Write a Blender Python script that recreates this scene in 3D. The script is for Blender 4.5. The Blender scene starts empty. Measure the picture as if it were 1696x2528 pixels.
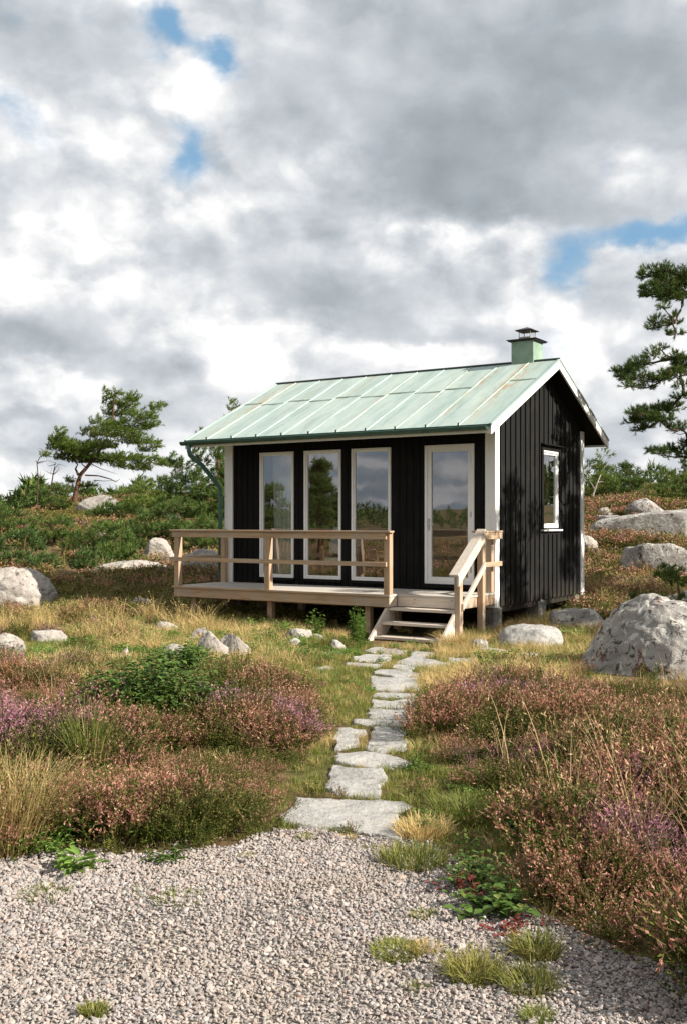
import bpy, math, random
import numpy as np
from mathutils import Vector, noise as mnoise
random.seed(7)
RNG = np.random.default_rng(11)
SC = bpy.context.scene
COL = SC.collection
R = math.radians
PI = math.pi

# ------------------------------------------------------------------ camera constants
F = 2568.6; HY = 1286.7; EYE = 1.5           # in pixels of a 1696 x 2528 picture, eye height in metres
YAW = R(32.819); AX, AY = 2.192, 15.161      # front right corner of the cabin
CA, SA = math.cos(YAW), math.sin(YAW)

def to_local(x, y):
    return (x-AX)*CA-(y-AY)*SA, (x-AX)*SA+(y-AY)*CA

# ------------------------------------------------------------------ noise and terrain
def _hash(ix, iy, seed):
    n = (ix.astype(np.int64)*374761393+iy.astype(np.int64)*668265263+seed*1442695041) & 0x7fffffff
    n = ((n ^ (n >> 13))*1274126177) & 0x7fffffff
    n = ((n ^ (n >> 15))*1103515245) & 0x7fffffff
    return (n & 0xffff)/65535.0
def vn(x, y, seed=0):
    x = np.asarray(x, float); y = np.asarray(y, float)
    ix = np.floor(x); iy = np.floor(y); fx = x-ix; fy = y-iy
    fx = fx*fx*(3-2*fx); fy = fy*fy*(3-2*fy)
    a = _hash(ix, iy, seed); b = _hash(ix+1, iy, seed); c = _hash(ix, iy+1, seed); d = _hash(ix+1, iy+1, seed)
    return (a*(1-fx)+b*fx)*(1-fy)+(c*(1-fx)+d*fx)*fy
def fbm(x, y, seed=0, o=3):
    s = 0; a = .5; t = 0
    for i in range(o):
        s = s+a*vn(x*2**i, y*2**i, seed+i*17); t += a; a *= .5
    return s/t
def sstep(a, b, x):
    t = np.clip((x-a)/(b-a), 0, 1)
    return t*t*(3-2*t)
PY = [-1000, 0, 4, 7, 10, 13, 16, 19, 21.5, 25, 30, 36, 40, 48, 60, 100, 150, 300, 900]
PZ = [0, 0, 0, -.02, -.08, -.15, -.10, .04, .22, .5, 1.0, 1.6, 1.9, 2.3, 2.5, 2.7, 3.0, 6, 14]
def H(x, y):
    x = np.asarray(x, float); y = np.asarray(y, float)
    z = np.interp(y, PY, PZ)
    r = np.hypot(x, y-10)
    z = np.where(y < 10, np.maximum(z, np.interp(r, [0, 30, 60, 120, 300, 900], [-1, -1, .2, .8, 3.5, 12])*1.0), z)
    z = np.where(y < 10, np.maximum(z, np.interp(y, PY, PZ)), z)
    # lower heath far to the left, a rise to the right behind the cabin
    z = z - sstep(14, 45, -x)*sstep(25, 60, y)*.9
    z = z - sstep(10, 21, -x)*sstep(41, 58, y)*1.0 - sstep(10.8, 14.5, -x)*sstep(27, 38, y)*(1-sstep(44, 60, y))*.75
    z = z + sstep(4, 14, x)*sstep(24, 46, y)*.25
    amp = sstep(17.5, 28, y)+sstep(6, 14, np.abs(x))*.7
    z = z + np.clip(amp, 0, 1)*((fbm(x*.16, y*.16, 5)-.5)*.55+(fbm(x*.55, y*.55, 9)-.5)*.16)
    z = z + (fbm(x*.9, y*.9, 3)-.5)*.07*sstep(5, 8, y)
    return z
def Hs(x, y): return float(H(x, y))
def gp(px, py):
    """where the line of sight through a picture point meets the ground"""
    u = (px-848)/F; v = (HY-py)/F
    ys = np.concatenate([np.arange(2.4, 30, .01), np.arange(30, 200, .1)])
    d = EYE+v*ys-H(u*ys, ys)
    i = np.argmax(d <= 0)
    if d[i] > 0: i = len(ys)-1
    return u*ys[i], ys[i], Hs(u*ys[i], ys[i])

# ------------------------------------------------------------------ materials
def new_mat(name):
    m = bpy.data.materials.new(name); m.use_nodes = True
    nt = m.node_tree; nt.nodes.clear()
    return m, nt
def nd(nt, typ, ins=None, **props):
    n = nt.nodes.new(typ)
    for k, v in props.items(): setattr(n, k, v)
    for k, v in (ins or {}).items():
        if hasattr(v, 'is_output') or isinstance(v, bpy.types.NodeSocket): nt.links.new(v, n.inputs[k])
        else: n.inputs[k].default_value = v
    return n
def ramp(nt, fac, stops, interp='LINEAR'):
    n = nt.nodes.new('ShaderNodeValToRGB'); nt.links.new(fac, n.inputs[0])
    cr = n.color_ramp; cr.interpolation = interp
    while len(cr.elements) < len(stops): cr.elements.new(.5)
    for e, (p, c) in zip(cr.elements, stops):
        e.position = p; e.color = (*c, 1) if len(c) == 3 else c
    return n.outputs[0]
def g3(v): return (v, v, v)
def mix(nt, a, b, fac, blend='MIX'):
    n = nt.nodes.new('ShaderNodeMix'); n.data_type = 'RGBA'; n.blend_type = blend
    for s, v in ((0, fac), (6, a), (7, b)):
        if isinstance(v, bpy.types.NodeSocket): nt.links.new(v, n.inputs[s])
        elif s == 0: n.inputs[0].default_value = v
        else: n.inputs[s].default_value = (*v, 1) if len(v) == 3 else v
    return n.outputs[2]
def mth(nt, op, a, b=None, c=None, clamp=False):
    n = nt.nodes.new('ShaderNodeMath'); n.operation = op; n.use_clamp = clamp
    for i, v in enumerate((a, b, c)):
        if v is None: continue
        if isinstance(v, bpy.types.NodeSocket): nt.links.new(v, n.inputs[i])
        else: n.inputs[i].default_value = v
    return n.outputs[0]
def mapr(nt, v, a, b, c=0., d=1., smooth=True):
    n = nt.nodes.new('ShaderNodeMapRange'); n.interpolation_type = 'SMOOTHSTEP' if smooth else 'LINEAR'
    nt.links.new(v, n.inputs[0])
    for i, x in enumerate((a, b, c, d)): n.inputs[i+1].default_value = x
    return n.outputs[0]
def tex(nt, vec, scale, detail=4, rough=.55, dist=0., stretch=None, out=0):
    if stretch:
        mp = nd(nt, 'ShaderNodeMapping', {'Vector': vec, 'Scale': stretch}); vec = mp.outputs[0]
    n = nd(nt, 'ShaderNodeTexNoise', {'Vector': vec, 'Scale': scale, 'Detail': detail, 'Roughness': rough, 'Distortion': dist})
    return n.outputs[out]
def vor(nt, vec, scale, feature='F1', out='Distance', rnd=1.):
    n = nd(nt, 'ShaderNodeTexVoronoi', {'Vector': vec, 'Scale': scale, 'Randomness': rnd}, feature=feature)
    return n.outputs[out]
def finish(nt, color, rough=.7, bump=None, bstr=.3, bdist=.01, spec=.3, metallic=0., transl=None):
    p = nd(nt, 'ShaderNodeBsdfPrincipled')
    for k, v in (('Base Color', color), ('Roughness', rough), ('Metallic', metallic), ('Specular IOR Level', spec)):
        if isinstance(v, bpy.types.NodeSocket): nt.links.new(v, p.inputs[k])
        else: p.inputs[k].default_value = (*v, 1) if isinstance(v, tuple) and len(v) == 3 else v
    if bump is not None:
        b = nd(nt, 'ShaderNodeBump', {'Height': bump, 'Strength': bstr, 'Distance': bdist})
        nt.links.new(b.outputs[0], p.inputs['Normal'])
    out = p.outputs[0]
    if transl:
        t = nd(nt, 'ShaderNodeBsdfTranslucent')
        if isinstance(color, bpy.types.NodeSocket): nt.links.new(color, t.inputs[0])
        else: t.inputs[0].default_value = (*color, 1)
        ms = nd(nt, 'ShaderNodeMixShader', {0: transl, 1: out, 2: t.outputs[0]}); out = ms.outputs[0]
    o = nd(nt, 'ShaderNodeOutputMaterial'); nt.links.new(out, o.inputs[0])
def objco(nt): return nd(nt, 'ShaderNodeTexCoord').outputs['Object']
def wpos(nt): return nd(nt, 'ShaderNodeNewGeometry').outputs['Position']
def rnd(nt): return nd(nt, 'ShaderNodeObjectInfo').outputs['Random']

def wood_mat(name, axis, base=(.50, .345, .225), dark=(.29, .18, .11), grey=(.46, .40, .34), greyness=.62):
    m, nt = new_mat(name); co = objco(nt)
    st = [16, 16, 16]; st[axis] = .9
    r = rnd(nt)
    off = nd(nt, 'ShaderNodeVectorMath', {0: co, 1: nd(nt, 'ShaderNodeCombineXYZ', {0: mth(nt, 'MULTIPLY', r, 7.), 1: mth(nt, 'MULTIPLY', r, 3.3), 2: r}).outputs[0]}, operation='ADD').outputs[0]
    g = tex(nt, off, 2.2, 6, .65, .6, tuple(st))
    kn = mapr(nt, vor(nt, nd(nt, 'ShaderNodeMapping', {'Vector': off, 'Scale': tuple(1.3 if i == axis else 5. for i in range(3))}).outputs[0], 2.4), .03, .10, 1., 0.)
    c = ramp(nt, g, [(.28, dark), (.5, base), (.75, tuple(min(1, v*1.22) for v in base))])
    big = tex(nt, off, 2.0, 5, .65)
    c = mix(nt, c, grey, mapr(nt, big, .42, .68, 0., greyness))
    c = mix(nt, c, (.14, .085, .05), mth(nt, 'MULTIPLY', kn, .75))
    c = mix(nt, c, g3(.0), mth(nt, 'MULTIPLY', r, .16))
    finish(nt, c, .75, g, .35, .004, .25)
    return m
WX = wood_mat('timber_along_x', 0); WY = wood_mat('timber_along_y', 1); WZ = wood_mat('timber_upright', 2)
def deck_mat():
    m, nt = new_mat('weathered_deck'); co = objco(nt)
    sx = nd(nt, 'ShaderNodeSeparateXYZ', {0: co})
    v = mth(nt, 'DIVIDE', sx.outputs[1], .121)
    idx = mth(nt, 'FLOOR', v); fr = mth(nt, 'FRACT', v)
    gap = mth(nt, 'LESS_THAN', fr, .05)
    g = tex(nt, co, 2.4, 6, .65, .4, (.9, 16, 16))
    wn = nd(nt, 'ShaderNodeTexWhiteNoise', {'W': idx}, noise_dimensions='1D').outputs[0]
    c = ramp(nt, g, [(.3, (.42, .39, .35)), (.55, (.58, .54, .49)), (.8, (.68, .64, .58))])
    c = mix(nt, c, (.44, .36, .28), mapr(nt, wn, .3, 1., 0., .4))
    c = mix(nt, c, g3(.03), mth(nt, 'MULTIPLY', gap, .9))
    finish(nt, c, .8, g, .3, .004, .2)
    return m
DECK = deck_mat()
PALE = [wood_mat('pale_sawn_timber_'+'xyz'[a], a, (.62, .53, .44), (.46, .37, .30), (.60, .56, .52), .5) for a in range(3)]
def black_mat(name, along=2, k=1.):
    m, nt = new_mat(name); co = objco(nt)
    st = [30, 30, 30]; st[along] = 1.1
    g = tex(nt, co, 1.5, 5, .65, .3, tuple(st))
    b = tex(nt, co, 2.5, 4)
    c = ramp(nt, g, [(.3, (.005*k, .0055*k, .006*k)), (.6, (.013*k, .0128*k, .0125*k)), (.8, (.03*k, .028*k, .026*k))])
    sp = nd(nt, 'ShaderNodeSeparateXYZ', {0: co})
    low = mth(nt, 'ADD', sp.outputs[2], mth(nt, 'MULTIPLY', mth(nt, 'SUBTRACT', tex(nt, co, 7, 5, .65), .5), -.7))
    c = mix(nt, c, (.055, .045, .034), mapr(nt, low, .55, .15, 0., .55))
    c = mix(nt, c, (.024*k, .021*k, .019*k), mapr(nt, b, .5, .75, 0., .45))
    finish(nt, c, .75, g, .5, .004, .10)
    return m
BLACK = black_mat('black_tarred_boards')
BLACK_LIT = black_mat('black_boards_sunlit_tone', 2, 1.6)  # same black boards in a lighter copy: the gable's sunlight put into the colour
BLACKX = black_mat('black_soffit_boards', 1)
def white_mat():
    m, nt = new_mat('white_paint'); co = objco(nt)
    g = tex(nt, co, 3, 6, .6, .2, (14, 14, 1))
    b = tex(nt, co, 5, 5, .7)
    c = ramp(nt, g, [(.25, (.76, .755, .73)), (.5, (.84, .84, .825)), (.8, (.87, .87, .86))])
    c = mix(nt, c, (.52, .49, .43), mapr(nt, b, .64, .82, 0., .4))
    finish(nt, c, .5, g, .15, .003, .4)
    return m
WHITE = white_mat()
def roof_mat():
    m, nt = new_mat('patinated_roof_metal'); co = objco(nt)
    sep = nd(nt, 'ShaderNodeSeparateXYZ', {0: co})
    s1 = tex(nt, co, 1.3, 6, .6, .5, (5, 1.0, 1.0))
    s2 = tex(nt, co, 5.5, 5, .7)
    wn = nd(nt, 'ShaderNodeTexWhiteNoise', {'W': mth(nt, 'FLOOR', mth(nt, 'MULTIPLY', mth(nt, 'ADD', sep.outputs[0], 10.22), 1.96))}, noise_dimensions='1D').outputs[0]
    c = ramp(nt, s1, [(.25, (.25, .34, .315)), (.45, (.33, .425, .395)), (.6, (.385, .475, .44)), (.8, (.45, .53, .49))])
    c = mix(nt, c, (.50, .57, .51), mapr(nt, wn, .2, 1., 0., .30))
    c = mix(nt, c, (.33, .29, .22), mapr(nt, s2, .58, .74, 0., .40))
    # rust streaks running down from the ridge beside some seams
    for xs, wd, amt in ((-.70, .13, .95), (-.12, .30, .7), (-1.235, .07, .5), (-.21, .09, .8), (-2.3, .12, .45), (-4.9, .25, .6), (-3.1, .06, .4), (-4.0, .10, .4)):
        d = mth(nt, 'ABSOLUTE', mth(nt, 'SUBTRACT', sep.outputs[0], xs))
        d = mth(nt, 'ADD', d, mth(nt, 'MULTIPLY', mth(nt, 'SUBTRACT', s2, .5), .16))
        k = mapr(nt, d, 0., wd, 1., 0.)
        up = mapr(nt, sep.outputs[2], 2.9, 3.7, .25, 1.)
        k = mth(nt, 'MULTIPLY', mth(nt, 'MULTIPLY', k, up), mapr(nt, tex(nt, co, 3.1, 4, .6, 0., (3, 1, 1)),    .40, .62, 0., amt))
        c = mix(nt, c, (.36, .22, .10), k)
    finish(nt, c, .62, s2, .12, .006, .35, .0)
    return m
ROOF = roof_mat()
def simple(name, col, rough=.6, spec=.3, metallic=0., var=.25, sc=6., bstr=.15):
    m, nt = new_mat(name); co = objco(nt)
    g = tex(nt, co, sc, 5, .6)
    c = ramp(nt, g, [(.3, tuple(v*(1-var) for v in col)), (.7, tuple(min(1, v*(1+var)) for v in col))])
    finish(nt, c, rough, g, bstr, .004, spec, metallic)
    return m
GUTTER = simple('green_gutter_metal', (.035, .085, .065), .38, .5)
PIPE = simple('green_downpipe_metal', (.055, .15, .12), .42, .5)
SEAM = simple('seam_metal', (.37, .455, .41), .6, .3, var=.3, sc=4)
DARKMETAL = simple('dark_ridge_metal', (.03, .045, .04), .5, .4)
CHIM = simple('green_chimney_metal', (.24, .34, .26), .55, .35, var=.3, sc=3)
CAPM = simple('dark_cowl_metal', (.022, .02, .018), .5, .4)
FLUEM = simple('galvanised_flue', (.30, .30, .27), .5, .5)
STEEL = simple('steel', (.5, .5, .5), .3, .6, .9)
INWALL = simple('interior_panelling', (.62, .54, .42), .8, var=.08)
INFLOOR = simple('interior_floor', (.50, .37, .23), .5)
INCEIL = simple('interior_ceiling', (.8, .78, .74), .8)
OAK = simple('oiled_oak', (.62, .38, .17), .45, .4, var=.2)
FABRIC = simple('linen_curtain', (.84, .85, .79), .9, .1, var=.08, sc=30)
CUSH = simple('pale_cushion_cloth', (.86, .90, .87), .95, .1, var=.1, sc=30)
PIER = simple('granite_pier', (.20, .19, .17), .9, .2, var=.45, sc=9, bstr=.6)

def glass_mat():
    m, nt = new_mat('window_glass')
    tr = nd(nt, 'ShaderNodeBsdfTransparent', {0: (.95, .97, .96, 1)})
    co = objco(nt)
    wob = tex(nt, co, 1.6, 2, .4)
    bp = nd(nt, 'ShaderNodeBump', {'Height': wob, 'Strength': .05, 'Distance': .02})
    gl = nd(nt, 'ShaderNodeBsdfGlossy', {'Color': (.93, .95, 1, 1), 'Roughness': 0.0, 'Normal': bp.outputs[0]})
    fr = nd(nt, 'ShaderNodeFresnel', {'IOR': 1.5})
    fac = mth(nt, 'MULTIPLY_ADD', fr.outputs[0], 1.3, .235, clamp=True)
    ms = nd(nt, 'ShaderNodeMixShader', {0: fac, 1: tr.outputs[0], 2: gl.outputs[0]})
    o = nd(nt, 'ShaderNodeOutputMaterial'); nt.links.new(ms.outputs[0], o.inputs[0])
    return m
GLASS = glass_mat()

def rock_mat(name, base=(.40, .365, .33), lichen=1.0, brown=1.0, dark=1.0, cracks=1.0):
    m, nt = new_mat(name); co = objco(nt)
    r = rnd(nt)
    co = nd(nt, 'ShaderNodeVectorMath', {0: co, 1: nd(nt, 'ShaderNodeCombineXYZ', {0: mth(nt, 'MULTIPLY', r, 23.), 1: mth(nt, 'MULTIPLY', r, 11.), 2: r}).outputs[0]}, operation='ADD').outputs[0]
    n1 = tex(nt, co, 2.2, 8, .62, .4); n2 = tex(nt, co, 26, 6, .7); n3 = tex(nt, co, 5.5, 7, .68, 1.2)
    n4 = tex(nt, co, 2.6, 7, .72, .8); n5 = tex(nt, co, 9, 6, .7, .4)
    c = ramp(nt, n1, [(.3, tuple(v*.72 for v in base)), (.5, base), (.72, tuple(v*1.22 for v in base))])
    c = mix(nt, c, tuple(v*.45 for v in base), mapr(nt, n2, .54, .68, 0., .55))
    c = mix(nt, c, (.56, .55, .49), mapr(nt, n3, .54, .58, 0., .6*lichen))
    c = mix(nt, c, (.08, .075, .065), mapr(nt, n5, .58, .62, 0., .8*dark))
    c = mix(nt, c, (.16, .085, .06), mapr(nt, mth(nt, 'ADD', n4, mth(nt, 'MULTIPLY', n3, .25)), .73, .75, 0., .8*brown))
    c = mix(nt, c, (.10, .12, .03), mapr(nt, n4, .30, .22, 0., .5))
    cr = nd(nt, 'ShaderNodeTexVoronoi', {'Vector': nd(nt, 'ShaderNodeVectorMath', {0: co, 1: nd(nt, 'ShaderNodeTexNoise', {'Vector': co, 'Scale': 2.5, 'Detail': 4.}).outputs[1]}, operation='ADD').outputs[0], 'Scale': 1.2}, feature='DISTANCE_TO_EDGE')
    crack = mth(nt, 'MULTIPLY', mapr(nt, cr.outputs['Distance'], 0., .014, 1., 0.), mapr(nt, n4, .47, .60, 0., cracks))
    c = mix(nt, c, (.04, .035, .03), mth(nt, 'MULTIPLY', crack, .8))
    h = mth(nt, 'ADD', mth(nt, 'MULTIPLY', n2, .35), mth(nt, 'SUBTRACT', mth(nt, 'ADD', mth(nt, 'MULTIPLY', n1, 1.2), mth(nt, 'MULTIPLY', n5, .5)), mth(nt, 'MULTIPLY', crack, .7)))
    finish(nt, c, .9, h, .9, .045, .2)
    return m
ROCK = rock_mat('lichened_granite'); ROCKG = rock_mat('grey_granite', (.33, .31, .29), 1.5, 1.6, 1.6)
ROCKP = rock_mat('pale_granite', (.37, .335, .30), .7, .5, 1.)
FLAG = rock_mat('flagstone', (.40, .385, .365), .45, .08, .3, .0)

def ground_mat():
    m, nt = new_mat('heath_soil'); p = wpos(nt)
    a = tex(nt, p, .35, 6, .6); b = tex(nt, p, 3., 6, .65); c_ = tex(nt, p, 30, 5, .7)
    c = ramp(nt, a, [(.32, (.055, .065, .018)), (.45, (.12, .10, .04)), (.55, (.15, .095, .05)), (.68, (.10, .11, .03))])
    c = mix(nt, c, (.20, .155, .08), mapr(nt, b, .48, .66, 0., .6))
    c = mix(nt, c, (.035, .03, .018), mapr(nt, c_, .5, .68, 0., .6))
    sep = nd(nt, 'ShaderNodeSeparateXYZ', {0: p})
    far = mapr(nt, sep.outputs[1], 150., 420., 0., 1.)
    c = mix(nt, c, (.03, .06, .03), far)
    finish(nt, c, .95, mth(nt, 'ADD', b, mth(nt, 'MULTIPLY', c_, .3)), .8, .05, .1)
    return m
GROUND = ground_mat()
def gravelbase_mat():
    m, nt = new_mat('gravel_bed'); p = wpos(nt)
    v = nd(nt, 'ShaderNodeTexVoronoi', {'Vector': p, 'Scale': 48.})
    e = nd(nt, 'ShaderNodeTexVoronoi', {'Vector': p, 'Scale': 48.}, feature='DISTANCE_TO_EDGE').outputs['Distance']
    h = nd(nt, 'ShaderNodeSeparateColor', {0: v.outputs['Color']}).outputs[0]
    c = ramp(nt, h, [(.0, (.20, .175, .16)), (.4, (.34, .30, .27)), (.75, (.45, .41, .37)), (1., (.28, .27, .27))])
    c = mix(nt, c, (.17, .145, .12), mapr(nt, e, .12, .0, 0., 1.))
    finish(nt, c, .9, mapr(nt, e, 0., .25), .9, .012, .2)
    return m
def gravel_mat():
    m, nt = new_mat('gravel_stone'); r = rnd(nt)
    c = ramp(nt, r, [(0, (.20, .18, .165)), (.12, (.32, .295, .28)), (.35, (.41, .37, .345)), (.6, (.45, .375, .335)), (.72, (.53, .49, .46)), (.86, (.40, .30, .255)), (.95, (.35, .34, .35)), (1., (.27, .17, .13))])
    p = wpos(nt)
    c = mix(nt, c, g3(0.), .10)
    dirt = tex(nt, p, 1.1, 4, .6)
    c = mix(nt, c, (.36, .29, .22), mapr(nt, dirt, .46, .68, 0., .5))
    sp = tex(nt, p, 170, 3, .6)
    c = mix(nt, c, g3(.12), mapr(nt, sp, .55, .7, 0., .35))
    finish(nt, c, .8, sp, .3, .003, .3)
    return m

def leaf_mat(name, lo, hi, third=None, tr=.25, rough=.55, attr='var', posn=None, spec=.25):
    """colour runs from lo to hi with the per-leaf attribute; posn = (scale, colour, amount) patches by place"""
    m, nt = new_mat(name)
    at = nd(nt, 'ShaderNodeAttribute', attribute_name=attr).outputs['Fac']
    r = rnd(nt)
    st = [(0., lo), (1., hi)] if third is None else [(0., lo), (.8, hi), (.93, third), (1., third)]
    c = ramp(nt, at, st)
    c = mix(nt, c, tuple(min(1, v*1.55) for v in hi), mth(nt, 'MULTIPLY', r, .35))
    if posn:
        c = mix(nt, c, posn[1], mapr(nt, tex(nt, wpos(nt), posn[0], 3, .5), .45, .65, 0., posn[2]))
    finish(nt, c, rough, None, transl=tr, spec=spec)
    return m
NEEDLE = leaf_mat('pine_needles', (.038, .072, .013), (.155, .215, .042), (.26, .21, .07), .25)
NEEDLE_D = leaf_mat('pine_needles_dark', (.028, .055, .012), (.105, .165, .034), (.19, .16, .05), .22)
NEEDLE_B = leaf_mat('pine_needles_bluish', (.034, .068, .018), (.125, .20, .052), (.20, .18, .06), .22)
BARK = simple('pine_bark', (.13, .070, .045), .9, .15, var=.5, sc=14, bstr=.7)
BARKD = simple('dark_bark', (.075, .05, .035), .9, .15, var=.5, sc=14, bstr=.7)
DEADW = simple('bleached_dead_wood', (.36, .32, .28), .85, .2, var=.35, sc=14, bstr=.5)
def heather_mat():
    m, nt = new_mat('heather_plant')
    at = nd(nt, 'ShaderNodeAttribute', attribute_name='var').outputs['Fac']
    tone = nd(nt, 'ShaderNodeAttribute', attribute_name='tone').outputs['Fac']
    r = rnd(nt); p = wpos(nt)
    pg = tex(nt, p, .55, 4, .6)
    green = ramp(nt, at, [(0., (.018, .036, .006)), (.6, (.080, .125, .018)), (1., (.22, .20, .045))])
    pa = tex(nt, p, .9, 3, .5); pb = tex(nt, p, 2.1, 2, .5)
    flower = ramp(nt, at, [(0., (.24, .085, .065)), (.5, (.48, .225, .165)), (1., (.64, .42, .29))])
    pink = ramp(nt, at, [(0., (.25, .09, .16)), (.5, (.44, .19, .30)), (1., (.56, .33, .42))])
    flower = mix(nt, flower, pink, mapr(nt, mth(nt, 'ADD', pa, mth(nt, 'MULTIPLY', r, .06)), .60, .68, 0., .9))
    acc = None
    for (px_, py_, rr_) in ((85, 1545, .55), (45, 1765, .45), (105, 1760, .25), (200, 1500, .3), (20, 1660, .4), (720, 1765, .16), (1180, 1640, .35), (1110, 1600, .25), (1330, 1625, .2), (1500, 2020, .35), (1480, 1900, .2), (540, 1570, .2)):
        gx, gy, gz = gp(px_*1.0816, py_*1.0816)
        d_ = nd(nt, 'ShaderNodeVectorMath', {0: p, 1: (gx, gy+.15, gz+.2)}, operation='DISTANCE').outputs['Value']
        v_ = mapr(nt, d_, rr_*.35, rr_*1.15, 1., 0.); acc = v_ if acc is None else mth(nt, 'MAXIMUM', acc, v_)
    flower = mix(nt, flower, pink, mth(nt, 'MULTIPLY', acc, .85))
    flower = mix(nt, flower, green, mapr(nt, mth(nt, 'ADD', pb, mth(nt, 'MULTIPLY', r, .16)), .55, .66, 0., .85))
    flower = mix(nt, flower, ramp(nt, at, [(0., (.20, .16, .05)), (1., (.50, .40, .17))]), mapr(nt, mth(nt, 'ADD', pg, mth(nt, 'MULTIPLY', r, .12)), .60, .70, 0., .7))
    flower = mix(nt, flower, ramp(nt, at, [(0., (.22, .07, .03)), (1., (.50, .22, .10))]), mapr(nt, mth(nt, 'ADD', pg, mth(nt, 'MULTIPLY', r, .10)), .46, .38, 0., .6))
    c = mix(nt, green, flower, tone)
    finish(nt, c, .75, None, transl=.2, spec=.12)
    return m
HEATHER = heather_mat()
GREEN = leaf_mat('green_grass_blades', (.065, .10, .016), (.21, .245, .05), (.42, .34, .13), .3, posn=(.8, (.34, .27, .08), .55))
STRAW = leaf_mat('straw_grass_blades', (.28, .19, .07), (.62, .47, .21), (.70, .55, .28), .3, posn=(.7, (.26, .26, .06), .45))
STALK = leaf_mat('dry_stalks', (.26, .15, .07), (.56, .40, .22), None, .25)
LEAF = leaf_mat('bush_leaves', (.030, .062, .012), (.115, .19, .040), (.24, .22, .07), .25)
LEAFB = leaf_mat('bright_leaves', (.06, .13, .02), (.18, .29, .06), (.30, .28, .09), .3)
REDLEAF = leaf_mat('red_leaves', (.10, .02, .02), (.24, .055, .04), None, .2)
MOSS = leaf_mat('moss_sprigs', (.055, .065, .015), (.22, .19, .045), (.28, .19, .07), .2)

# ------------------------------------------------------------------ mesh helpers
class MB:
    def __init__(s): s.v = []; s.f = []
    def add(s, vs, fs):
        o = len(s.v); s.v += [tuple(p) for p in vs]; s.f += [tuple(i+o for i in f) for f in fs]; return s
    def box(s, x0, x1, y0, y1, z0, z1):
        return s.add([(x0, y0, z0), (x1, y0, z0), (x1, y1, z0), (x0, y1, z0), (x0, y0, z1), (x1, y0, z1), (x1, y1, z1), (x0, y1, z1)],
                     [(3, 2, 1, 0), (4, 5, 6, 7), (0, 1, 5, 4), (1, 2, 6, 5), (2, 3, 7, 6), (3, 0, 4, 7)])
    def prism(s, poly, axis, a, b):
        """poly in the two other axes (in xyz order), extruded along axis from a to b"""
        n = len(poly)
        def P(p, t):
            q = list(p); q.insert(axis, t); return tuple(q)
        vs = [P(p, a) for p in poly]+[P(p, b) for p in poly]
        fs = [tuple(range(n))[::-1], tuple(range(n, 2*n))]+[(i, (i+1) % n, n+(i+1) % n, n+i) for i in range(n)]
        return s.add(vs, fs)
    def tube(s, pts, rad, sides=8, cap=True):
        pts = [Vector(p) for p in pts]
        if not hasattr(rad, '__len__'): rad = [rad]*len(pts)
        up = Vector((0, 0, 1)); rings = []
        for i, p in enumerate(pts):
            d = (pts[min(i+1, len(pts)-1)]-pts[max(i-1, 0)])
            d = d.normalized() if d.length > 1e-9 else up
            a = d.cross(Vector((.31, .95, .1)) if abs(d.z) > .9 else up).normalized(); b = d.cross(a)
            rings.append([p+(a*math.cos(2*PI*k/sides)+b*math.sin(2*PI*k/sides))*rad[i] for k in range(sides)])
        vs = [q for r_ in rings for q in r_]; fs = []
        for i in range(len(pts)-1):
            for k in range(sides):
                k2 = (k+1) % sides; fs.append((i*sides+k, i*sides+k2, (i+1)*sides+k2, (i+1)*sides+k))
        if cap:
            fs.append(tuple(range(sides))[::-1]); fs.append(tuple((len(pts)-1)*sides+k for k in range(sides)))
        return s.add(vs, fs)
    def build(s, name, mat, parent=None, smooth=False, bevel=0):
        me = bpy.data.meshes.new(name); me.from_pydata(s.v, [], s.f); me.materials.append(mat); me.update()
        if bevel:
            import bmesh
            b = bmesh.new(); b.from_mesh(me); bmesh.ops.recalc_face_normals(b, faces=b.faces)
            bmesh.ops.bevel(b, geom=[e for e in b.edges if e.is_manifold and e.calc_face_angle(0) > .5], offset=bevel, segments=1, affect='EDGES', clamp_overlap=True)
            b.to_mesh(me); b.free()
        if smooth: me.polygons.foreach_set('use_smooth', [True]*len(me.polygons))
        o = bpy.data.objects.new(name, me); COL.objects.link(o); o.parent = parent
        return o
def npmesh(name, V, Fc, mat, attrs=None, smooth=False):
    """V (n,3), Fc (m,k) numpy arrays"""
    me = bpy.data.meshes.new(name)
    V = np.asarray(V, np.float32); Fc = np.asarray(Fc, np.int32)
    me.vertices.add(len(V)); me.vertices.foreach_set('co', V.ravel())
    k = Fc.shape[1]
    me.loops.add(Fc.size); me.loops.foreach_set('vertex_index', Fc.ravel())
    me.polygons.add(len(Fc)); me.polygons.foreach_set('loop_start', np.arange(len(Fc), dtype=np.int32)*k)
    me.polygons.foreach_set('loop_total', np.full(len(Fc), k, np.int32))
    if smooth: me.polygons.foreach_set('use_smooth', np.ones(len(Fc), bool))
    for an, av in (attrs or {}).items():
        at = me.attributes.new(an, 'FLOAT', 'POINT'); at.data.foreach_set('value', np.asarray(av, np.float32))
    me.materials.append(mat); me.update(calc_edges=True)
    return me
def link(name, me, parent=None):
    o = bpy.data.objects.new(name, me); COL.objects.link(o); o.parent = parent; return o
def tag(o, label=None, cat=None, group=None, kind=None):
    for k, v in (('label', label), ('category', cat), ('group', group), ('kind', kind)):
        if v: o[k] = v
    return o
def empty(name, loc, rz=0):
    e = bpy.data.objects.new(name, None); COL.objects.link(e); e.location = loc; e.rotation_euler = (0, 0, rz); e.empty_display_size = .1
    return e
def B(name, x0, x1, y0, y1, z0, z1, mat, parent, bevel=.003):
    return MB().box(x0, x1, y0, y1, z0, z1).build(name, mat, parent, bevel=bevel)

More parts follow.
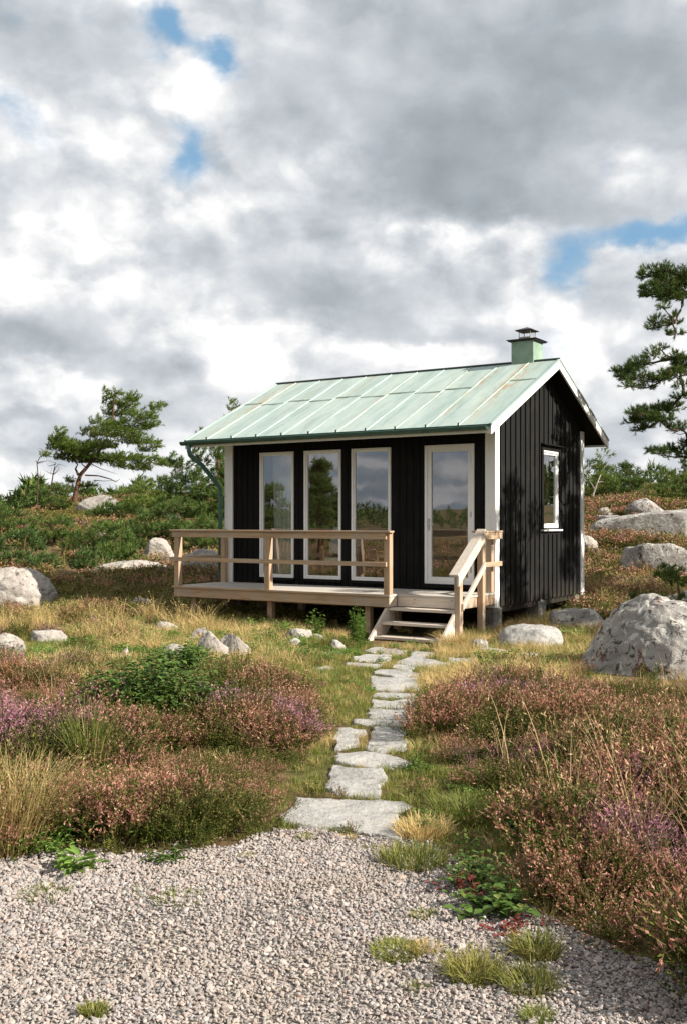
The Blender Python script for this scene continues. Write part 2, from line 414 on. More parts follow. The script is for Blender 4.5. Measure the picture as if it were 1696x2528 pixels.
# ------------------------------------------------------------------ ground
def polar_ground():
    nt_, cx, cy = 420, 0., 9.
    r = [0.]; d = .14
    while r[-1] < 1200:
        r.append(r[-1]+d)
        d *= 1.0 if r[-1] < 12 else 1.035
    r = np.array(r[1:]); th = np.linspace(0, 2*PI, nt_, endpoint=False)
    X = cx+np.outer(r, np.cos(th)); Y = cy+np.outer(r, np.sin(th))
    V = np.stack([X, Y, H(X, Y)], -1).reshape(-1, 3)
    V = np.vstack([V, [[cx, cy, Hs(cx, cy)]]])
    nr = len(r); i = np.arange(nr-1)[:, None]; j = np.arange(nt_)[None]
    a = i*nt_+j; b = i*nt_+(j+1) % nt_
    Fq = np.stack([a, a+nt_, b+nt_, b], -1).reshape(-1, 4)
    c = len(V)-1; jj = np.arange(nt_)
    tri = np.stack([np.full(nt_, c), jj, (jj+1) % nt_, (jj+1) % nt_], -1)
    me = bpy.data.meshes.new('ground')
    faces = Fq.tolist()+[(int(t[0]), int(t[1]), int(t[2])) for t in tri]
    me.from_pydata(V.tolist(), [], faces); me.materials.append(GROUND)
    me.polygons.foreach_set('use_smooth', [True]*len(me.polygons))
    return tag(link('ground', me), kind='structure')
polar_ground()

# gravel drive: a sheet over the ground; its far edge follows the vegetation
EDGE = [(-9, 5.3), (-4, 4.75), (-1.75, 4.55), (-1.35, 4.62), (-.9, 4.68), (-.55, 4.78), (-.30, 5.0), (0, 5.02), (.25, 4.95), (.42, 4.8), (.50, 4.45), (.62, 4.15), (.8, 3.85), (1.0, 3.55), (1.25, 3.2), (1.5, 2.8), (2.0, 2.2), (3, 1.2), (5, -1.), (9, -4)]
def edge_y(x): return np.interp(x, [e[0] for e in EDGE], [e[1] for e in EDGE])
def gravel_sheet():
    xs = np.linspace(-9, 9, 181); V = []; Fc = []; n = 60
    for x in xs:
        ey = float(edge_y(x))+.10*(fbm(x*3, x*0+2., 4)-.5)
        for t in np.linspace(0, 1, n):
            y = -9+(ey+9)*t**.6; V.append((x, y, Hs(x, y)+.005))
    for i in range(len(xs)-1):
        for j in range(n-1):
            Fc.append((i*n+j, (i+1)*n+j, (i+1)*n+j+1, i*n+j+1))
    me = npmesh('gravel_drive', V, Fc, gravelbase_mat(), smooth=True)
    tag(link('gravel_drive', me), kind='structure')
gravel_sheet()

# ------------------------------------------------------------------ scatter with geometry nodes (only for stuff)
def scatter(name, P_, rot, scl, idx, sources):
    srcs = bpy.data.collections.new(name+'_sources')
    for k, me in enumerate(sources):
        o = bpy.data.objects.new('%s_piece_%02d' % (name, k), me); srcs.objects.link(o)
    me = bpy.data.meshes.new(name); me.vertices.add(len(P_)); me.vertices.foreach_set('co', np.asarray(P_, np.float32).ravel())
    a = me.attributes.new('rot', 'FLOAT_VECTOR', 'POINT'); a.data.foreach_set('vector', np.asarray(rot, np.float32).ravel())
    a = me.attributes.new('scl', 'FLOAT_VECTOR', 'POINT'); a.data.foreach_set('vector', np.asarray(scl, np.float32).ravel())
    a = me.attributes.new('idx', 'INT', 'POINT'); a.data.foreach_set('value', np.asarray(idx, np.int32))
    ng = bpy.data.node_groups.new(name+'_nodes', 'GeometryNodeTree')
    ng.interface.new_socket('Geometry', in_out='INPUT', socket_type='NodeSocketGeometry')
    ng.interface.new_socket('Geometry', in_out='OUTPUT', socket_type='NodeSocketGeometry')
    gi = ng.nodes.new('NodeGroupInput'); go = ng.nodes.new('NodeGroupOutput')
    ci = ng.nodes.new('GeometryNodeCollectionInfo'); ci.inputs['Collection'].default_value = srcs
    ci.inputs['Separate Children'].default_value = True; ci.inputs['Reset Children'].default_value = True
    ip = ng.nodes.new('GeometryNodeInstanceOnPoints'); ip.inputs['Pick Instance'].default_value = True
    def attr(nm, dt):
        n = ng.nodes.new('GeometryNodeInputNamedAttribute'); n.data_type = dt; n.inputs['Name'].default_value = nm
        return next(s for s in n.outputs if s.enabled and s.name == 'Attribute')
    e2r = ng.nodes.new('FunctionNodeEulerToRotation')
    L = ng.links.new
    L(gi.outputs[0], ip.inputs['Points']); L(ci.outputs[0], ip.inputs['Instance'])
    L(attr('idx', 'INT'), ip.inputs['Instance Index']); L(attr('rot', 'FLOAT_VECTOR'), e2r.inputs[0]); L(e2r.outputs[0], ip.inputs['Rotation'])
    L(attr('scl', 'FLOAT_VECTOR'), ip.inputs['Scale']); L(ip.outputs[0], go.inputs[0])
    o = link(name, me)
    md = o.modifiers.new('scatter', 'NODES'); md.node_group = ng
    return tag(o, kind='stuff')

# ------------------------------------------------------------------ plant pieces
def quads_along(P0, D, W, L, var, tone=None):
    """blades: each a quad pair; P0 (n,3) root, D (n,3) unit direction, W width, L length -> verts, faces (kite shape)"""
    n = len(P0)
    S = np.cross(D, RNG.normal(size=(n, 3))); S /= np.linalg.norm(S, axis=1)[:, None]+1e-9
    V = np.stack([P0, P0+D*(L*.5)[:, None]+S*(W*.5)[:, None], P0+D*L[:, None], P0+D*(L*.45)[:, None]-S*(W*.5)[:, None]], 1)
    Fc = np.arange(n*4).reshape(n, 4)
    return V.reshape(-1, 3), Fc, np.repeat(var, 4), np.repeat(tone if tone is not None else np.zeros(n), 4)
def unit(a): return a/(np.linalg.norm(a, axis=-1, keepdims=True)+1e-9)
def join_parts(parts):
    V = []; Fc = []; A = []; T = []; o = 0
    for v, f, a, t in parts:
        V.append(v); Fc.append(f+o); A.append(a); T.append(t); o += len(v)
    return np.vstack(V), np.vstack(Fc), np.concatenate(A), np.concatenate(T)
def heather_bush(seed, stems, leafn, sides, hgt, lw, ll, tipw, spread=.11, tone0=.62):
    rs = np.random.default_rng(seed); parts = []
    for s in range(stems):
        a = rs.uniform(0, 2*PI); tl = rs.uniform(0, .75)**.9; base = np.array([math.cos(a), math.sin(a), 0])*rs.uniform(0, spread)
        d = unit(np.array([math.cos(a)*tl, math.sin(a)*tl, 1.])); h = hgt*rs.uniform(.65, 1.1)*(1-.25*tl)
        bend = rs.normal(size=3)*.05
        def pt(t): return base+d*h*t+bend*t*t+np.array([0, 0, .03*t])
        lines = [(pt(0), pt(1), 1.)]
        for _ in range(sides):
            t = rs.uniform(.35, .85); p = pt(t); dd = unit(d+rs.normal(size=3)*.45)
            lines.append((p, p+dd*h*rs.uniform(.18, .38), .8))
        fl = rs.uniform() < .8
        for (p0, p1, k) in lines:
            ax = p1-p0; L = np.linalg.norm(ax)
            n = max(4, int(leafn*k*(.6 if k < 1 else 1)))
            t = rs.uniform(.25 if k == 1 else .05, 1, n)
            P0 = p0+ax*t[:, None]
            hh = P0[:, 2]/hgt
            tone = ((t > (tone0 if k == 1 else .40)) & (hh > .46) & fl).astype(float)
            D = unit(unit(ax)*.9+rs.normal(size=(n, 3))*np.where(tone > 0, .26, .5)[:, None])
            W = np.where(tone > 0, tipw, lw)*rs.uniform(.7, 1.3, n); Ln = ll*rs.uniform(.7, 1.4, n)*np.where(tone > 0, 1.15, 1.)
            parts.append(quads_along(P0, D, W, Ln, rs.uniform(0, 1, n), tone))
            sd = unit(np.cross(ax, [0, 0, 1.])+1e-4)*.0016
            v = np.array([p0-sd, p0+sd, p1+sd*.5, p1-sd*.5]); parts.append((v, np.array([[0, 1, 2, 3]]), np.full(4, .35), np.full(4, .3)))
    V, Fc, A, T = join_parts(parts)
    return npmesh('heather_piece', V, Fc, HEATHER, {'var': A, 'tone': T})
def grass_tuft(seed, n, h, w, spread, lean, mat, seg=3, heads=0., name='grass_piece'):
    rs = np.random.default_rng(seed); V = []; Fc = []; A = []
    for b in range(n):
        a = rs.uniform(0, 2*PI); r = spread*math.sqrt(rs.uniform()); p = np.array([math.cos(a)*r, math.sin(a)*r, -.01])
        a2 = a+rs.normal()*.9; L = h*rs.uniform(.5, 1.15); ln = lean*rs.uniform(.2, 1.2); wd = w*rs.uniform(.7, 1.3)
        dirh = np.array([math.cos(a2), math.sin(a2), 0]); side = np.array([-dirh[1], dirh[0], 0]); c = rs.uniform()
        side = unit(side+dirh*rs.normal()*.7)
        o = len(V)
        for k in range(seg+1):
            t = k/seg
            q = p+np.array([0, 0, 1])*L*(t-.35*ln*t*t)+dirh*L*ln*t*t*.9
            ww = wd*(1-t)**.7*.5+.0004
            V.append(q-side*ww); V.append(q+side*ww); A += [c, c]
            if k: Fc.append((o+2*k-2, o+2*k-1, o+2*k+1, o+2*k))
        if rs.uniform() < heads:
            tdir = unit(V[-1]-V[-3])
            for m in range(7):
                q = V[-1]-tdir*L*.018*m; dd = unit(tdir+rs.normal(size=3)*.5)*L*.05; ss = unit(np.cross(dd, rs.normal(size=3)))*w*.75
                o = len(V); V += [q, q+dd*.5+ss, q+dd, q+dd*.5-ss]; A += [.7]*4; Fc.append((o, o+1, o+2, o+3))
    return npmesh(name, np.array(V), np.array(Fc), mat, {'var': A})
def leafy(seed, n_stems, h, spread, leaf, mat, per=16, lw=.6, name='leafy_piece', droop=.3):
    rs = np.random.default_rng(seed); V = []; Fc = []; A = []
    for s in range(n_stems):
        a = rs.uniform(0, 2*PI); tl = rs.uniform(0, 1)
        p0 = np.array([math.cos(a), math.sin(a), 0])*spread*.35*rs.uniform()
        p1 = p0+np.array([math.cos(a)*tl*spread, math.sin(a)*tl*spread, h*rs.uniform(.6, 1.05)*(1-.35*tl*tl)])
        sd = np.array([.0025, .001, 0]); o = len(V); V += [p0-sd, p0+sd, p1+sd*.4, p1-sd*.4]; A += [.2]*4; Fc.append((o, o+1, o+2, o+3))
        for m in range(per):
            t = rs.uniform(.2, 1.); q = p0+(p1-p0)*t; b = rs.uniform(0, 2*PI)
            d = unit(np.array([math.cos(b), math.sin(b), rs.uniform(-droop, .6)])); L = leaf*rs.uniform(.6, 1.25); q = q+d*leaf*.3
            sdv = unit(np.cross(d, [0, 0, 1.]))*L*lw*.5; upv = np.cross(sdv, d)*.0; fold = np.array([0, 0, L*.10]); c = rs.uniform(0, .9)
            o = len(V)
            V += [q, q+d*L*.35+sdv+fold, q+d*L*.75+sdv*.7+fold*.6, q+d*L+np.array([0, 0, -L*.15]), q+d*L*.75-sdv*.7+fold*.6, q+d*L*.35-sdv+fold]
            A += [c]*6; Fc.append((o, o+1, o+2, o+3)); Fc.append((o, o+3, o+4, o+5))
    return npmesh(name, np.array(V), np.array(Fc), mat, {'var': A})

# ------------------------------------------------------------------ rocks
ROCKFRONT = []; BIGFRONT = []
ROCKS = []     # world ellipses, kept clear of plants
def rock_mesh(name, w, d, h, seed, mat, sub=5, rough=1., flat=0., bury=.35, slant=0., lean=0., ncut=6, facets=()):
    import bmesh
    b = bmesh.new(); bmesh.ops.create_icosphere(b, subdivisions=sub, radius=1.)
    rs = random.Random(seed); off = Vector((rs.uniform(-50, 50), rs.uniform(-50, 50), rs.uniform(-50, 50)))
    cuts = []
    for _ in range(ncut):
        n = Vector((rs.gauss(0, 1), rs.gauss(0, 1), rs.gauss(.25, .8))).normalized(); cuts.append((n, rs.uniform(.52, .88)))
    for f_, t_ in facets: cuts.append((Vector(f_).normalized(), t_))
    if flat: cuts.append((Vector((rs.gauss(0, .05), rs.gauss(0, .05), 1)).normalized(), 1-flat))
    for v in b.verts:
        p = v.co.copy()
        for n, t in cuts:
            e = p.dot(n)-t
            if e > 0: p -= n*e*(.95 if ncut > 5 else .66)
        q = p*1.1+off
        n1 = mnoise.fractal(q*1.1, .9, 2., 4); n2 = mnoise.fractal(q*4.2, .8, 2., 4); n3 = abs(mnoise.noise(q*2.3))
        n4 = mnoise.fractal(q*11., .8, 2., 3)
        p *= 1+rough*(.11*n1+.045*n2+.016*n4-.05*max(0, .12-n3)/.12)
        z = p.z
        p.x += lean*max(0, z)
        v.co = (p.x*w/2, p.y*d/2, (z*(1+slant*p.x)*h/(1-flat*.9)) if z > 0 else z*h*bury/.35*.5)
    me = bpy.data.meshes.new(name); b.to_mesh(me); b.free(); me.materials.append(mat)
    me.polygons.foreach_set('use_smooth', [True]*len(me.polygons))
    return me
def rock(name, label, x0, x1, yt, yb, seed, mat=None, depth=.75, cat='boulder', group=None, Yover=None, disp=True, hk=1.2, grow=1.06, **kw):
    """a rock seen between the columns x0..x1 with its top at row yt and foot at row yb, stood on the ground there"""
    s = 1.0816 if disp else 1.
    x0, x1, yt, yb = x0*s, x1*s, yt*s, yb*s
    cx = (x0+x1)/2; X, Y, Z = gp(cx, yb)
    w = (x1-x0)/F*Y*grow; d = w*depth
    Yc = Y+d*.42; Xc = (cx-848)/F*Yc; w = (x1-x0)/F*Yc*1.04*grow
    zc = Hs(Xc, Yc); top = EYE+(HY-yt)/F*Yc
    h = max(.05, (top-zc)*hk)
    me = rock_mesh(name, w, d, h, seed, mat or ROCK, **kw)
    o = link(name, me); o.location = (Xc, Yc, zc-.01); o.rotation_euler = (0, 0, random.uniform(-.25, .25))
    tag(o, label, cat, group)
    ROCKS.append((Xc, Yc, w*.48, d*.48))
    if cat == 'boulder' and 8 < Yc < 20: BIGFRONT.append((Xc, Yc-d*.3, w*.55))
    if cat != 'boulder' and 12 < Yc < 20: ROCKFRONT.append((Xc, Yc)); o.location.z += .03
    return o

rock('boulder', 'large pale boulder with dark lichen spots left of the deck, cut by the picture edge', -75, 124, 1290, 1385, 3, ROCKP, .8, sub=6, rough=.8, hk=1.0, ncut=4)
rock('boulder', 'huge cracked grey boulder with rusty lichen beside the path right of the cabin', 1311, 1680, 1363, 1548, 12, ROCKG, .75, sub=6, rough=.75, hk=.98, ncut=3, facets=(((-.85, -.42, .35), .42),))
rock('boulder', 'rounded sunlit boulder standing on the heath beyond the deck railing', 311, 402, 1230, 1284, 21, ROCKP, .8, rough=.7, hk=1.12)
rock('boulder', 'dark shaded boulder behind the huge cracked boulder', 1500, 1640, 1325, 1402, 27, ROCKG, .8, rough=.7)
rock('boulder', 'domed grey boulder on the slope at the foot of the distant pines', 1428, 1522, 1140, 1182, 33, ROCKG, .8, rough=.6, hk=1.15)
rock('rock_slab', 'long bare rock slab sloping up towards the picture edge behind the cabin', 1345, 1660, 1172, 1232, 41, ROCKG, .34, cat='rock slab', flat=.42, rough=.55, slant=.35, hk=1.1)
rock('rock_slab', 'streaked rock slab halfway up the slope right of the cabin', 1422, 1590, 1253, 1322, 44, ROCKG, .55, cat='rock slab', flat=.40, rough=.55)
rock('rock', 'small rounded rock peeping out behind the white back corner board', 1312, 1363, 1229, 1262, 47, ROCKP, .8, cat='rock')
rock('rock_slab', 'flat pale slab with leafy shadow on it right of the stairs', 1142, 1282, 1440, 1486, 51, FLAG, .8, cat='rock slab', flat=.3, rough=.7)
rock('rock', 'dark low rock lying in shade behind the flat pale slab', 1248, 1372, 1396, 1440, 54, ROCKG, .8, cat='rock', flat=.2, rough=.6)
rock('rock', 'small pale stone just right of the stair rail foot', 1073, 1116, 1464, 1486, 57, ROCKP, .8, cat='stone')
rock('rock', 'small stone in grass right of the flagstones', 1180, 1235, 1497, 1512, 58, FLAG, .8, cat='stone', flat=.3)
rock('rock', 'pale stone with a flat top beside the right end of the flagstone landing', 1090, 1165, 1486, 1500, 59, FLAG, .8, cat='stone', flat=.4)
rock('rock', 'white stone leaning at the foundation under the gable', 1262, 1308, 1362, 1384, 61, ROCKP, .8, cat='stone')
rock('rock', 'pale split rock, right half of the pair left of the path', 500, 572, 1448, 1508, 64, ROCKP, .75, cat='rock', rough=.8, hk=1.3)
rock('rock', 'pale split rock, left half of the pair left of the path', 454, 520, 1458, 1508, 65, ROCKP, .75, cat='rock', rough=.8, hk=1.3)
rock('rock', 'low pale rock among leaves left of the split pair', 370, 430, 1480, 1510, 68, ROCKP, .8, cat='rock')
rock('rock', 'grey rock half sunk in green plants behind the split pair', 422, 494, 1436, 1470, 71, ROCKG, .8, cat='rock')
rock('rock', 'thin pale rock in the grass in front of the deck post', 355, 410, 1424, 1447, 72, ROCKP, .8, cat='rock', flat=.2)
rock('rock', 'round white stone in grass below the deck edge', 656, 713, 1434, 1466, 75, ROCKP, .85, cat='stone', rough=.6, hk=1.15)
rock('rock', 'white stone in front of the round white stone', 649, 690, 1463, 1482, 76, ROCKP, .8, cat='stone')
rock('rock', 'little white stone right of the round white stone', 706, 738, 1450, 1467, 77, ROCKP, .8, cat='stone')
rock('rock', 'grey stone in grass at the left of the flagstone landing', 750, 792, 1467, 1484, 79, FLAG, .8, cat='stone', flat=.3)
rock('rock', 'round shaded stone lying in the cabin shadow left of the deck', 298, 368, 1366, 1394, 81, ROCK, .8, cat='stone')
rock('rock', 'small pink stone between straw grass and heather', 268, 306, 1482, 1512, 82, ROCK, .8, cat='stone')
rock('rock', 'white rock with black spots at the left picture edge', -30, 57, 1456, 1497, 85, ROCKP, .8, cat='rock')
rock('rock', 'flat stone in the grass right of the spotted white rock', 70, 150, 1446, 1472, 86, ROCK, .7, cat='stone', flat=.3)
rock('rock_slab', 'pale ledge of rock running through heather in front of the rounded boulder', 215, 400, 1284, 1314, 91, ROCKP, .35, cat='rock slab', rough=.8, hk=1.2)
rock('rock_slab', 'broad pale rock seen through the deck railing', 405, 520, 1258, 1312, 92, ROCKP, .5, cat='rock slab', hk=1.1)
rock('rock_slab', 'humped bare outcrop right behind the foot of the leaning pine', 172, 292, 1132, 1178, 94, ROCKP, .4, cat='rock outcrop', hk=1.2)
rock('rock_slab', 'thin rock outcrop on the heath at the far left', -40, 62, 1160, 1180, 95, ROCKP, .4, cat='rock outcrop')
rock('rock', 'pale rock between the dwarf pines below the leaning pine', 195, 245, 1210, 1226, 96, ROCKP, .6, cat='rock')
rock('rock', 'pale rock in the pines close to the cabin downpipe', 365, 425, 1176, 1196, 97, ROCKP, .6, cat='rock')
rock('rock_slab', 'low grey outcrop left of the domed boulder', 1340, 1440, 1180, 1200, 98, ROCKG, .5, cat='rock outcrop', flat=.2)
rock('rock', 'small pointed rock in the moss left of the domed boulder', 1362, 1400, 1160, 1180, 99, ROCKP, .6, cat='rock')

# ------------------------------------------------------------------ flagstones
Z1 = lambda x, y: (600+x/2.613, 1550+y/2.613)
FLAGS = [
 ('broad rough doorstep slab where path meets gravel, largest of the flagstones', [(340,1105),(560,1112),(800,1118),(1040,1132),(1078,1158),(1010,1215),(990,1270),(1040,1330),(1025,1388),(900,1362),(780,1335),(560,1308),(380,1302),(262,1280),(230,1240),(300,1190),(320,1130)]),
 ('second flagstone from the gravel, wide with a pointed left side', [(580,910),(740,918),(900,925),(935,995),(890,1040),(885,1103),(740,1100),(600,1085),(515,1030),(560,970)]),
 ('long flagstone with a tapering right tip, third from the gravel', [(600,815),(780,815),(960,830),(1060,860),(1100,890),(1040,915),(900,921),(740,903),(600,885)]),
 ('small left flagstone of the side by side pair', [(620,660),(790,665),(800,685),(745,725),(740,770),(600,800),(590,740),(600,690)]),
 ('bigger right flagstone of the side by side pair', [(845,660),(1000,660),(1055,665),(1030,710),(1050,740),(1040,800),(880,812),(785,808),(810,740)]),
 ('narrow flagstone just beyond the side by side pair', [(715,607),(900,605),(1060,609),(1100,635),(1060,652),(900,655),(720,632)]),
 ('flagstone with a sharp right corner above the narrow one', [(800,540),(960,537),(1110,540),(1160,600),(1000,602),(810,597)]),
 ('flagstone with straight sides, upper of two thin ones halfway along', [(830,472),(960,480),(1110,477),(1112,532),(960,530),(830,522)]),
 ('thinnest looking flagstone halfway along the path', [(825,422),(960,422),(1110,432),(1115,466),(940,464),(830,458)]),
 ('large square flagstone below the landing stones', [(825,322),(980,325),(1135,328),(1130,408),(960,413),(820,408)]),
 ('flagstone strip touching the top of the large square one', [(850,283),(940,278),(1090,292),(1135,298),(1130,316),(960,318),(850,308)]),
 ('small flagstone wedge where path meets the landing', [(965,252),(1040,254),(1100,266),(1085,284),(1020,284),(960,272)]),
 ('wide landing flagstone in front of the stair foot', [(985,232),(1060,204),(1180,207),(1350,240),(1345,258),(1240,272),(1100,258),(1000,244)]),
 ('pale landing flagstone farthest right, under the rail foot', [(1310,197),(1480,202),(1520,220),(1490,248),(1400,252),(1310,225)]),
 ('landing flagstone nearest the bottom step, left of two', [(780,155),(850,132),(960,140),(1058,155),(1048,182),(900,178)]),
 ('landing flagstone nearest the bottom step, right of two', [(1085,158),(1230,165),(1225,190),(1100,203),(1070,190)]),
 ('landing flagstone in the second row, in the middle of the left side', [(700,190),(830,182),(955,190),(950,222),(880,232),(710,218)]),
 ('landing flagstone on the lower left, long and low', [(660,227),(830,234),(915,246),(850,264),(670,250)]),
 ('small flagstone in grass left of the landing', [(500,166),(640,162),(650,184),(520,188)]),
 ('last little flagstone strip at the lower left of the landing', [(478,262),(560,255),(585,268),(550,280),(470,278)]),
]
FLAGPOLY = []
def flagstone(k, label, poly):
    pts = [gp(*Z1(*p)) for p in poly]
    P2 = np.array([(p[0], p[1]) for p in pts]); c = P2.mean(0)
    # finer outline with a broken edge
    out = []
    rs = np.random.default_rng(k+5)
    n = len(P2)
    for i in range(n):
        a, b = P2[i], P2[(i+1) % n]; m = max(2, int(np.linalg.norm(b-a)/.035)); nrm = np.array([b[1]-a[1], a[0]-b[0]]); nrm = nrm/(np.linalg.norm(nrm)+1e-9)
        for j in range(m):
            t = j/m; q = a+(b-a)*t; w = (vn(q[0]*14+k, q[1]*14, 3)-.5)*.035+(vn(q[0]*40, q[1]*40, 8)-.5)*.014
            out.append(q+nrm*w)
    P2 = np.array(out); FLAGPOLY.append((c, P2))
    th = .05; rings = []
    z0 = np.array([Hs(*q) for q in P2])
    zc = float(np.median(z0)); tilt = rs.normal(size=2)*.01
    def surf(Q): return zc+.6*(np.array([Hs(*q) for q in Q])-zc)+(Q-c)@tilt+.014*(fbm(Q[:, 0]*5, Q[:, 1]*5, k+1)-.5)*2+.006*(fbm(Q[:, 0]*22, Q[:, 1]*22, k+2)-.5)*2
    levels = [(1.0, -th, 0), (1.004, .004, 0), (.985, .015, 0)]+[(s, .017, 1) for s in (.95, .9, .82, .72, .6, .47, .33, .18)]
    V = []
    for s, dz, top in levels:
        Q = c+(P2-c)*s
        zz = surf(Q)+dz+(.008*(fbm(Q[:, 0]*30, Q[:, 1]*30, 6)-.5) if s < .99 else 0)
        V.append(np.column_stack([Q, zz]))
    m = len(P2); V = np.vstack(V+[np.array([[c[0], c[1], float(surf(c[None])[0])+.017]])]); Fc = []
    for r_ in range(len(levels)-1):
        for i in range(m): Fc.append((r_*m+i, r_*m+(i+1) % m, (r_+1)*m+(i+1) % m, (r_+1)*m+i))
    last = (len(levels)-1)*m
    for i in range(m): Fc.append((last+i, last+(i+1) % m, len(V)-1))
    org = np.array([c[0], c[1], zc]); V = V-org
    me = bpy.data.meshes.new('flagstone'); me.from_pydata(V.tolist(), [], Fc); me.materials.append(FLAG); me.update()
    me.polygons.foreach_set('use_smooth', [True]*len(me.polygons))
    o = link('flagstone', me); o.location = org
    tag(o, label, 'flagstone', 'flagstones of the path to the stairs')
for k, (lb, poly) in enumerate(FLAGS): flagstone(k, lb, poly)
def in_flags(x, y, grow=1.0):
    m = np.zeros(len(x), bool)
    for c, P2 in FLAGPOLY:
        Q = c+(P2-c)*grow
        near = (np.abs(x-c[0]) < 1.2) & (np.abs(y-c[1]) < 1.0)
        if not near.any(): continue
        xi, yi = x[near], y[near]; ins = np.zeros(len(xi), bool)
        j = len(Q)-1
        for i in range(len(Q)):
            cond = ((Q[i, 1] > yi) != (Q[j, 1] > yi)) & (xi < (Q[j, 0]-Q[i, 0])*(yi-Q[i, 1])/(Q[j, 1]-Q[i, 1]+1e-12)+Q[i, 0])
            ins ^= cond; j = i
        mm = np.zeros(len(x), bool); mm[near] = ins; m |= mm
    return m
# ------------------------------------------------------------------ cabin (local frame: x along the front wall, y into the house)
L_, W_ = 4.98, 3.652
ZB = .245
SL = .477; RIDGE_Y, RIDGE_Z = 1.826, 4.07; OF, OB, G = .749, .543, .294
def roofz(y): return RIDGE_Z-SL*abs(y-RIDGE_Y)
cabin = empty('cabin', (AX, AY, 0), -YAW)
tag(cabin, 'small black timber cabin with pale green metal roof and white corner boards', 'cabin')
TH = .10    # roof build-up
WINS = [(-4.263, -3.572), (-3.36, -2.649), (-2.45, -1.735)]; DOOR = (-1.139, -.318)
WZ0, WZ1 = .566, 2.646
def wall_front():
    m = MB(); T = .14
    xs = [-L_]+[v for w in WINS for v in w]+list(DOOR)+[0]
    top = roofz(0)-TH-.01
    for i in range(0, len(xs), 2): m.box(xs[i], xs[i+1], 0, T, ZB, top)
    for a, b in WINS+[DOOR]:
        m.box(a, b, .0, T, WZ1, top); m.box(a, b, .0, T, ZB, WZ0)
    x = -L_+.2
    while x < -.15:
        w = next((w for w in WINS+[DOOR] if w[0]-.035 < x < w[1]+.035), None)
        if w is None: m.box(x-.011, x+.011, -.014, 0, ZB-.01, top)
        else: m.box(x-.011, x+.011, -.014, 0, WZ1+.04, top); m.box(x-.011, x+.011, -.014, 0, ZB-.01, WZ0-.04)
        x += .118
    return m.build('front_wall', BLACK, cabin)
wall_front()
SW = (1.83, 2.50, 1.39, 2.65)
def wall_gable(x0, x1, name, win=None, out=1):
    m = MB(); y0, y1 = .14, W_-.14
    def poly(ya, yb, za=ZB):
        ps = [(ya, za), (yb, za), (yb, roofz(yb)-TH-.01)]
        if ya < RIDGE_Y < yb: ps.append((RIDGE_Y, RIDGE_Z-TH-.01))
        ps.append((ya, roofz(ya)-TH-.01)); return ps
    if win:
        a, b, za, zb = win
        m.prism(poly(0 if out > 0 else y0, a), 0, x0, x1); m.prism(poly(b, W_), 0, x0, x1)
        m.prism(poly(a, b, zb), 0, x0, x1); m.box(x0, x1, a, b, ZB, za)
    else: m.prism(poly(0, W_), 0, x0, x1)
    y = .20
    while y < W_-.12:
        xa, xb = (x1, x1+.020) if out > 0 else (x0-.020, x0)
        zt = min(roofz(y-.013), roofz(y+.013))-TH-.015
        if win and win[0]-.07 < y < win[1]+.07:
            m.box(xa, xb, y-.014, y+.014, ZB-.012, win[2]-.10); m.box(xa, xb, y-.014, y+.014, win[3]+.11, zt)
        else: m.box(xa, xb, y-.014, y+.014, ZB-.012, zt)
        y += .1875
    return m.build(name, BLACK_LIT if win else BLACK, cabin)
# the front wall sits between x -L..0, y 0..0.14; gables start behind it
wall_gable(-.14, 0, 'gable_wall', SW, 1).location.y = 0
wall_gable(-L_, -L_+.14, 'gable_wall', None, -1)
MB().box(-L_+.141, -.141, W_-.14, W_, ZB, roofz(W_)-TH-.01).build('back_wall', BLACK, cabin)
# corner boards
def corner(x0, x1, y0, y1, xs, xe, ys, ye, zb, zt):
    m = MB().box(x0, x1, y0, y1, zb, zt).box(xs, xe, ys, ye, zb, zt)
    return m.build('corner_board', WHITE, cabin, bevel=.003)
CT = .03
corner(-.135, CT, -CT, 0, 0.002, CT, 0.001, .115, ZB-.01, roofz(-CT)-TH-.02)
corner(-L_-CT, -L_+.145, -CT, 0, -L_-CT, -L_-.002, 0.001, .12, ZB-.01, roofz(-CT)-TH-.02)
corner(0.002, CT, W_-.115, W_-.001, -.13, CT, W_, W_+CT, ZB-.03, roofz(W_+CT)-TH-.02)
corner(-L_-CT, -L_-.002, W_-.115, W_-.001, -L_-CT, -L_+.12, W_, W_+CT, ZB-.01, roofz(W_+CT)-TH-.02)
# roof
def slope_prism(x0, x1, ya, yb, zo0, zo1):
    """slab following one slope between ya and yb (both on one side of the ridge)"""
    return [(ya, roofz(ya)+zo0), (yb, roofz(yb)+zo0), (yb, roofz(yb)+zo1), (ya, roofz(ya)+zo1)]
X0, X1 = -L_-G, G
YF, YB = -OF, W_+OB
def roof_part():
    m = MB()
    # thin metal sheets, slightly uneven
    for (ya, yb) in ((YF, RIDGE_Y), (RIDGE_Y, YB)):
        nx, ny = 88, 14
        o = len(m.v); vs = []; fs = []
        for i in range(nx+1):
            for j in range(ny+1):
                x = X0+(X1-X0)*i/nx; y = ya+(yb-ya)*j/ny
                e = 0 if (j in (0, ny)) else .010*(mnoise.noise(Vector((x*3.1, y*1.6, 1)))+.5*mnoise.noise(Vector((x*7, y*4, 3))))
                vs.append((x, y, roofz(y)+e))
        for i in range(nx):
            for j in range(ny):
                a = i*(ny+1)+j; fs.append((a, a+ny+1, a+ny+2, a+1))
        m.add(vs, fs)
    return m.build('roof', ROOF, cabin, smooth=True)
roof = roof_part()
m = MB()
m.prism(slope_prism(0, 0, YF+.02, RIDGE_Y, -TH, -.015), 0, X0+.03, X1-.032)
m.prism(slope_prism(0, 0, RIDGE_Y+.0005, YB-.02, -TH, -.015), 0, X0+.03, X1-.032)
m.build('soffit', BLACKX, roof)
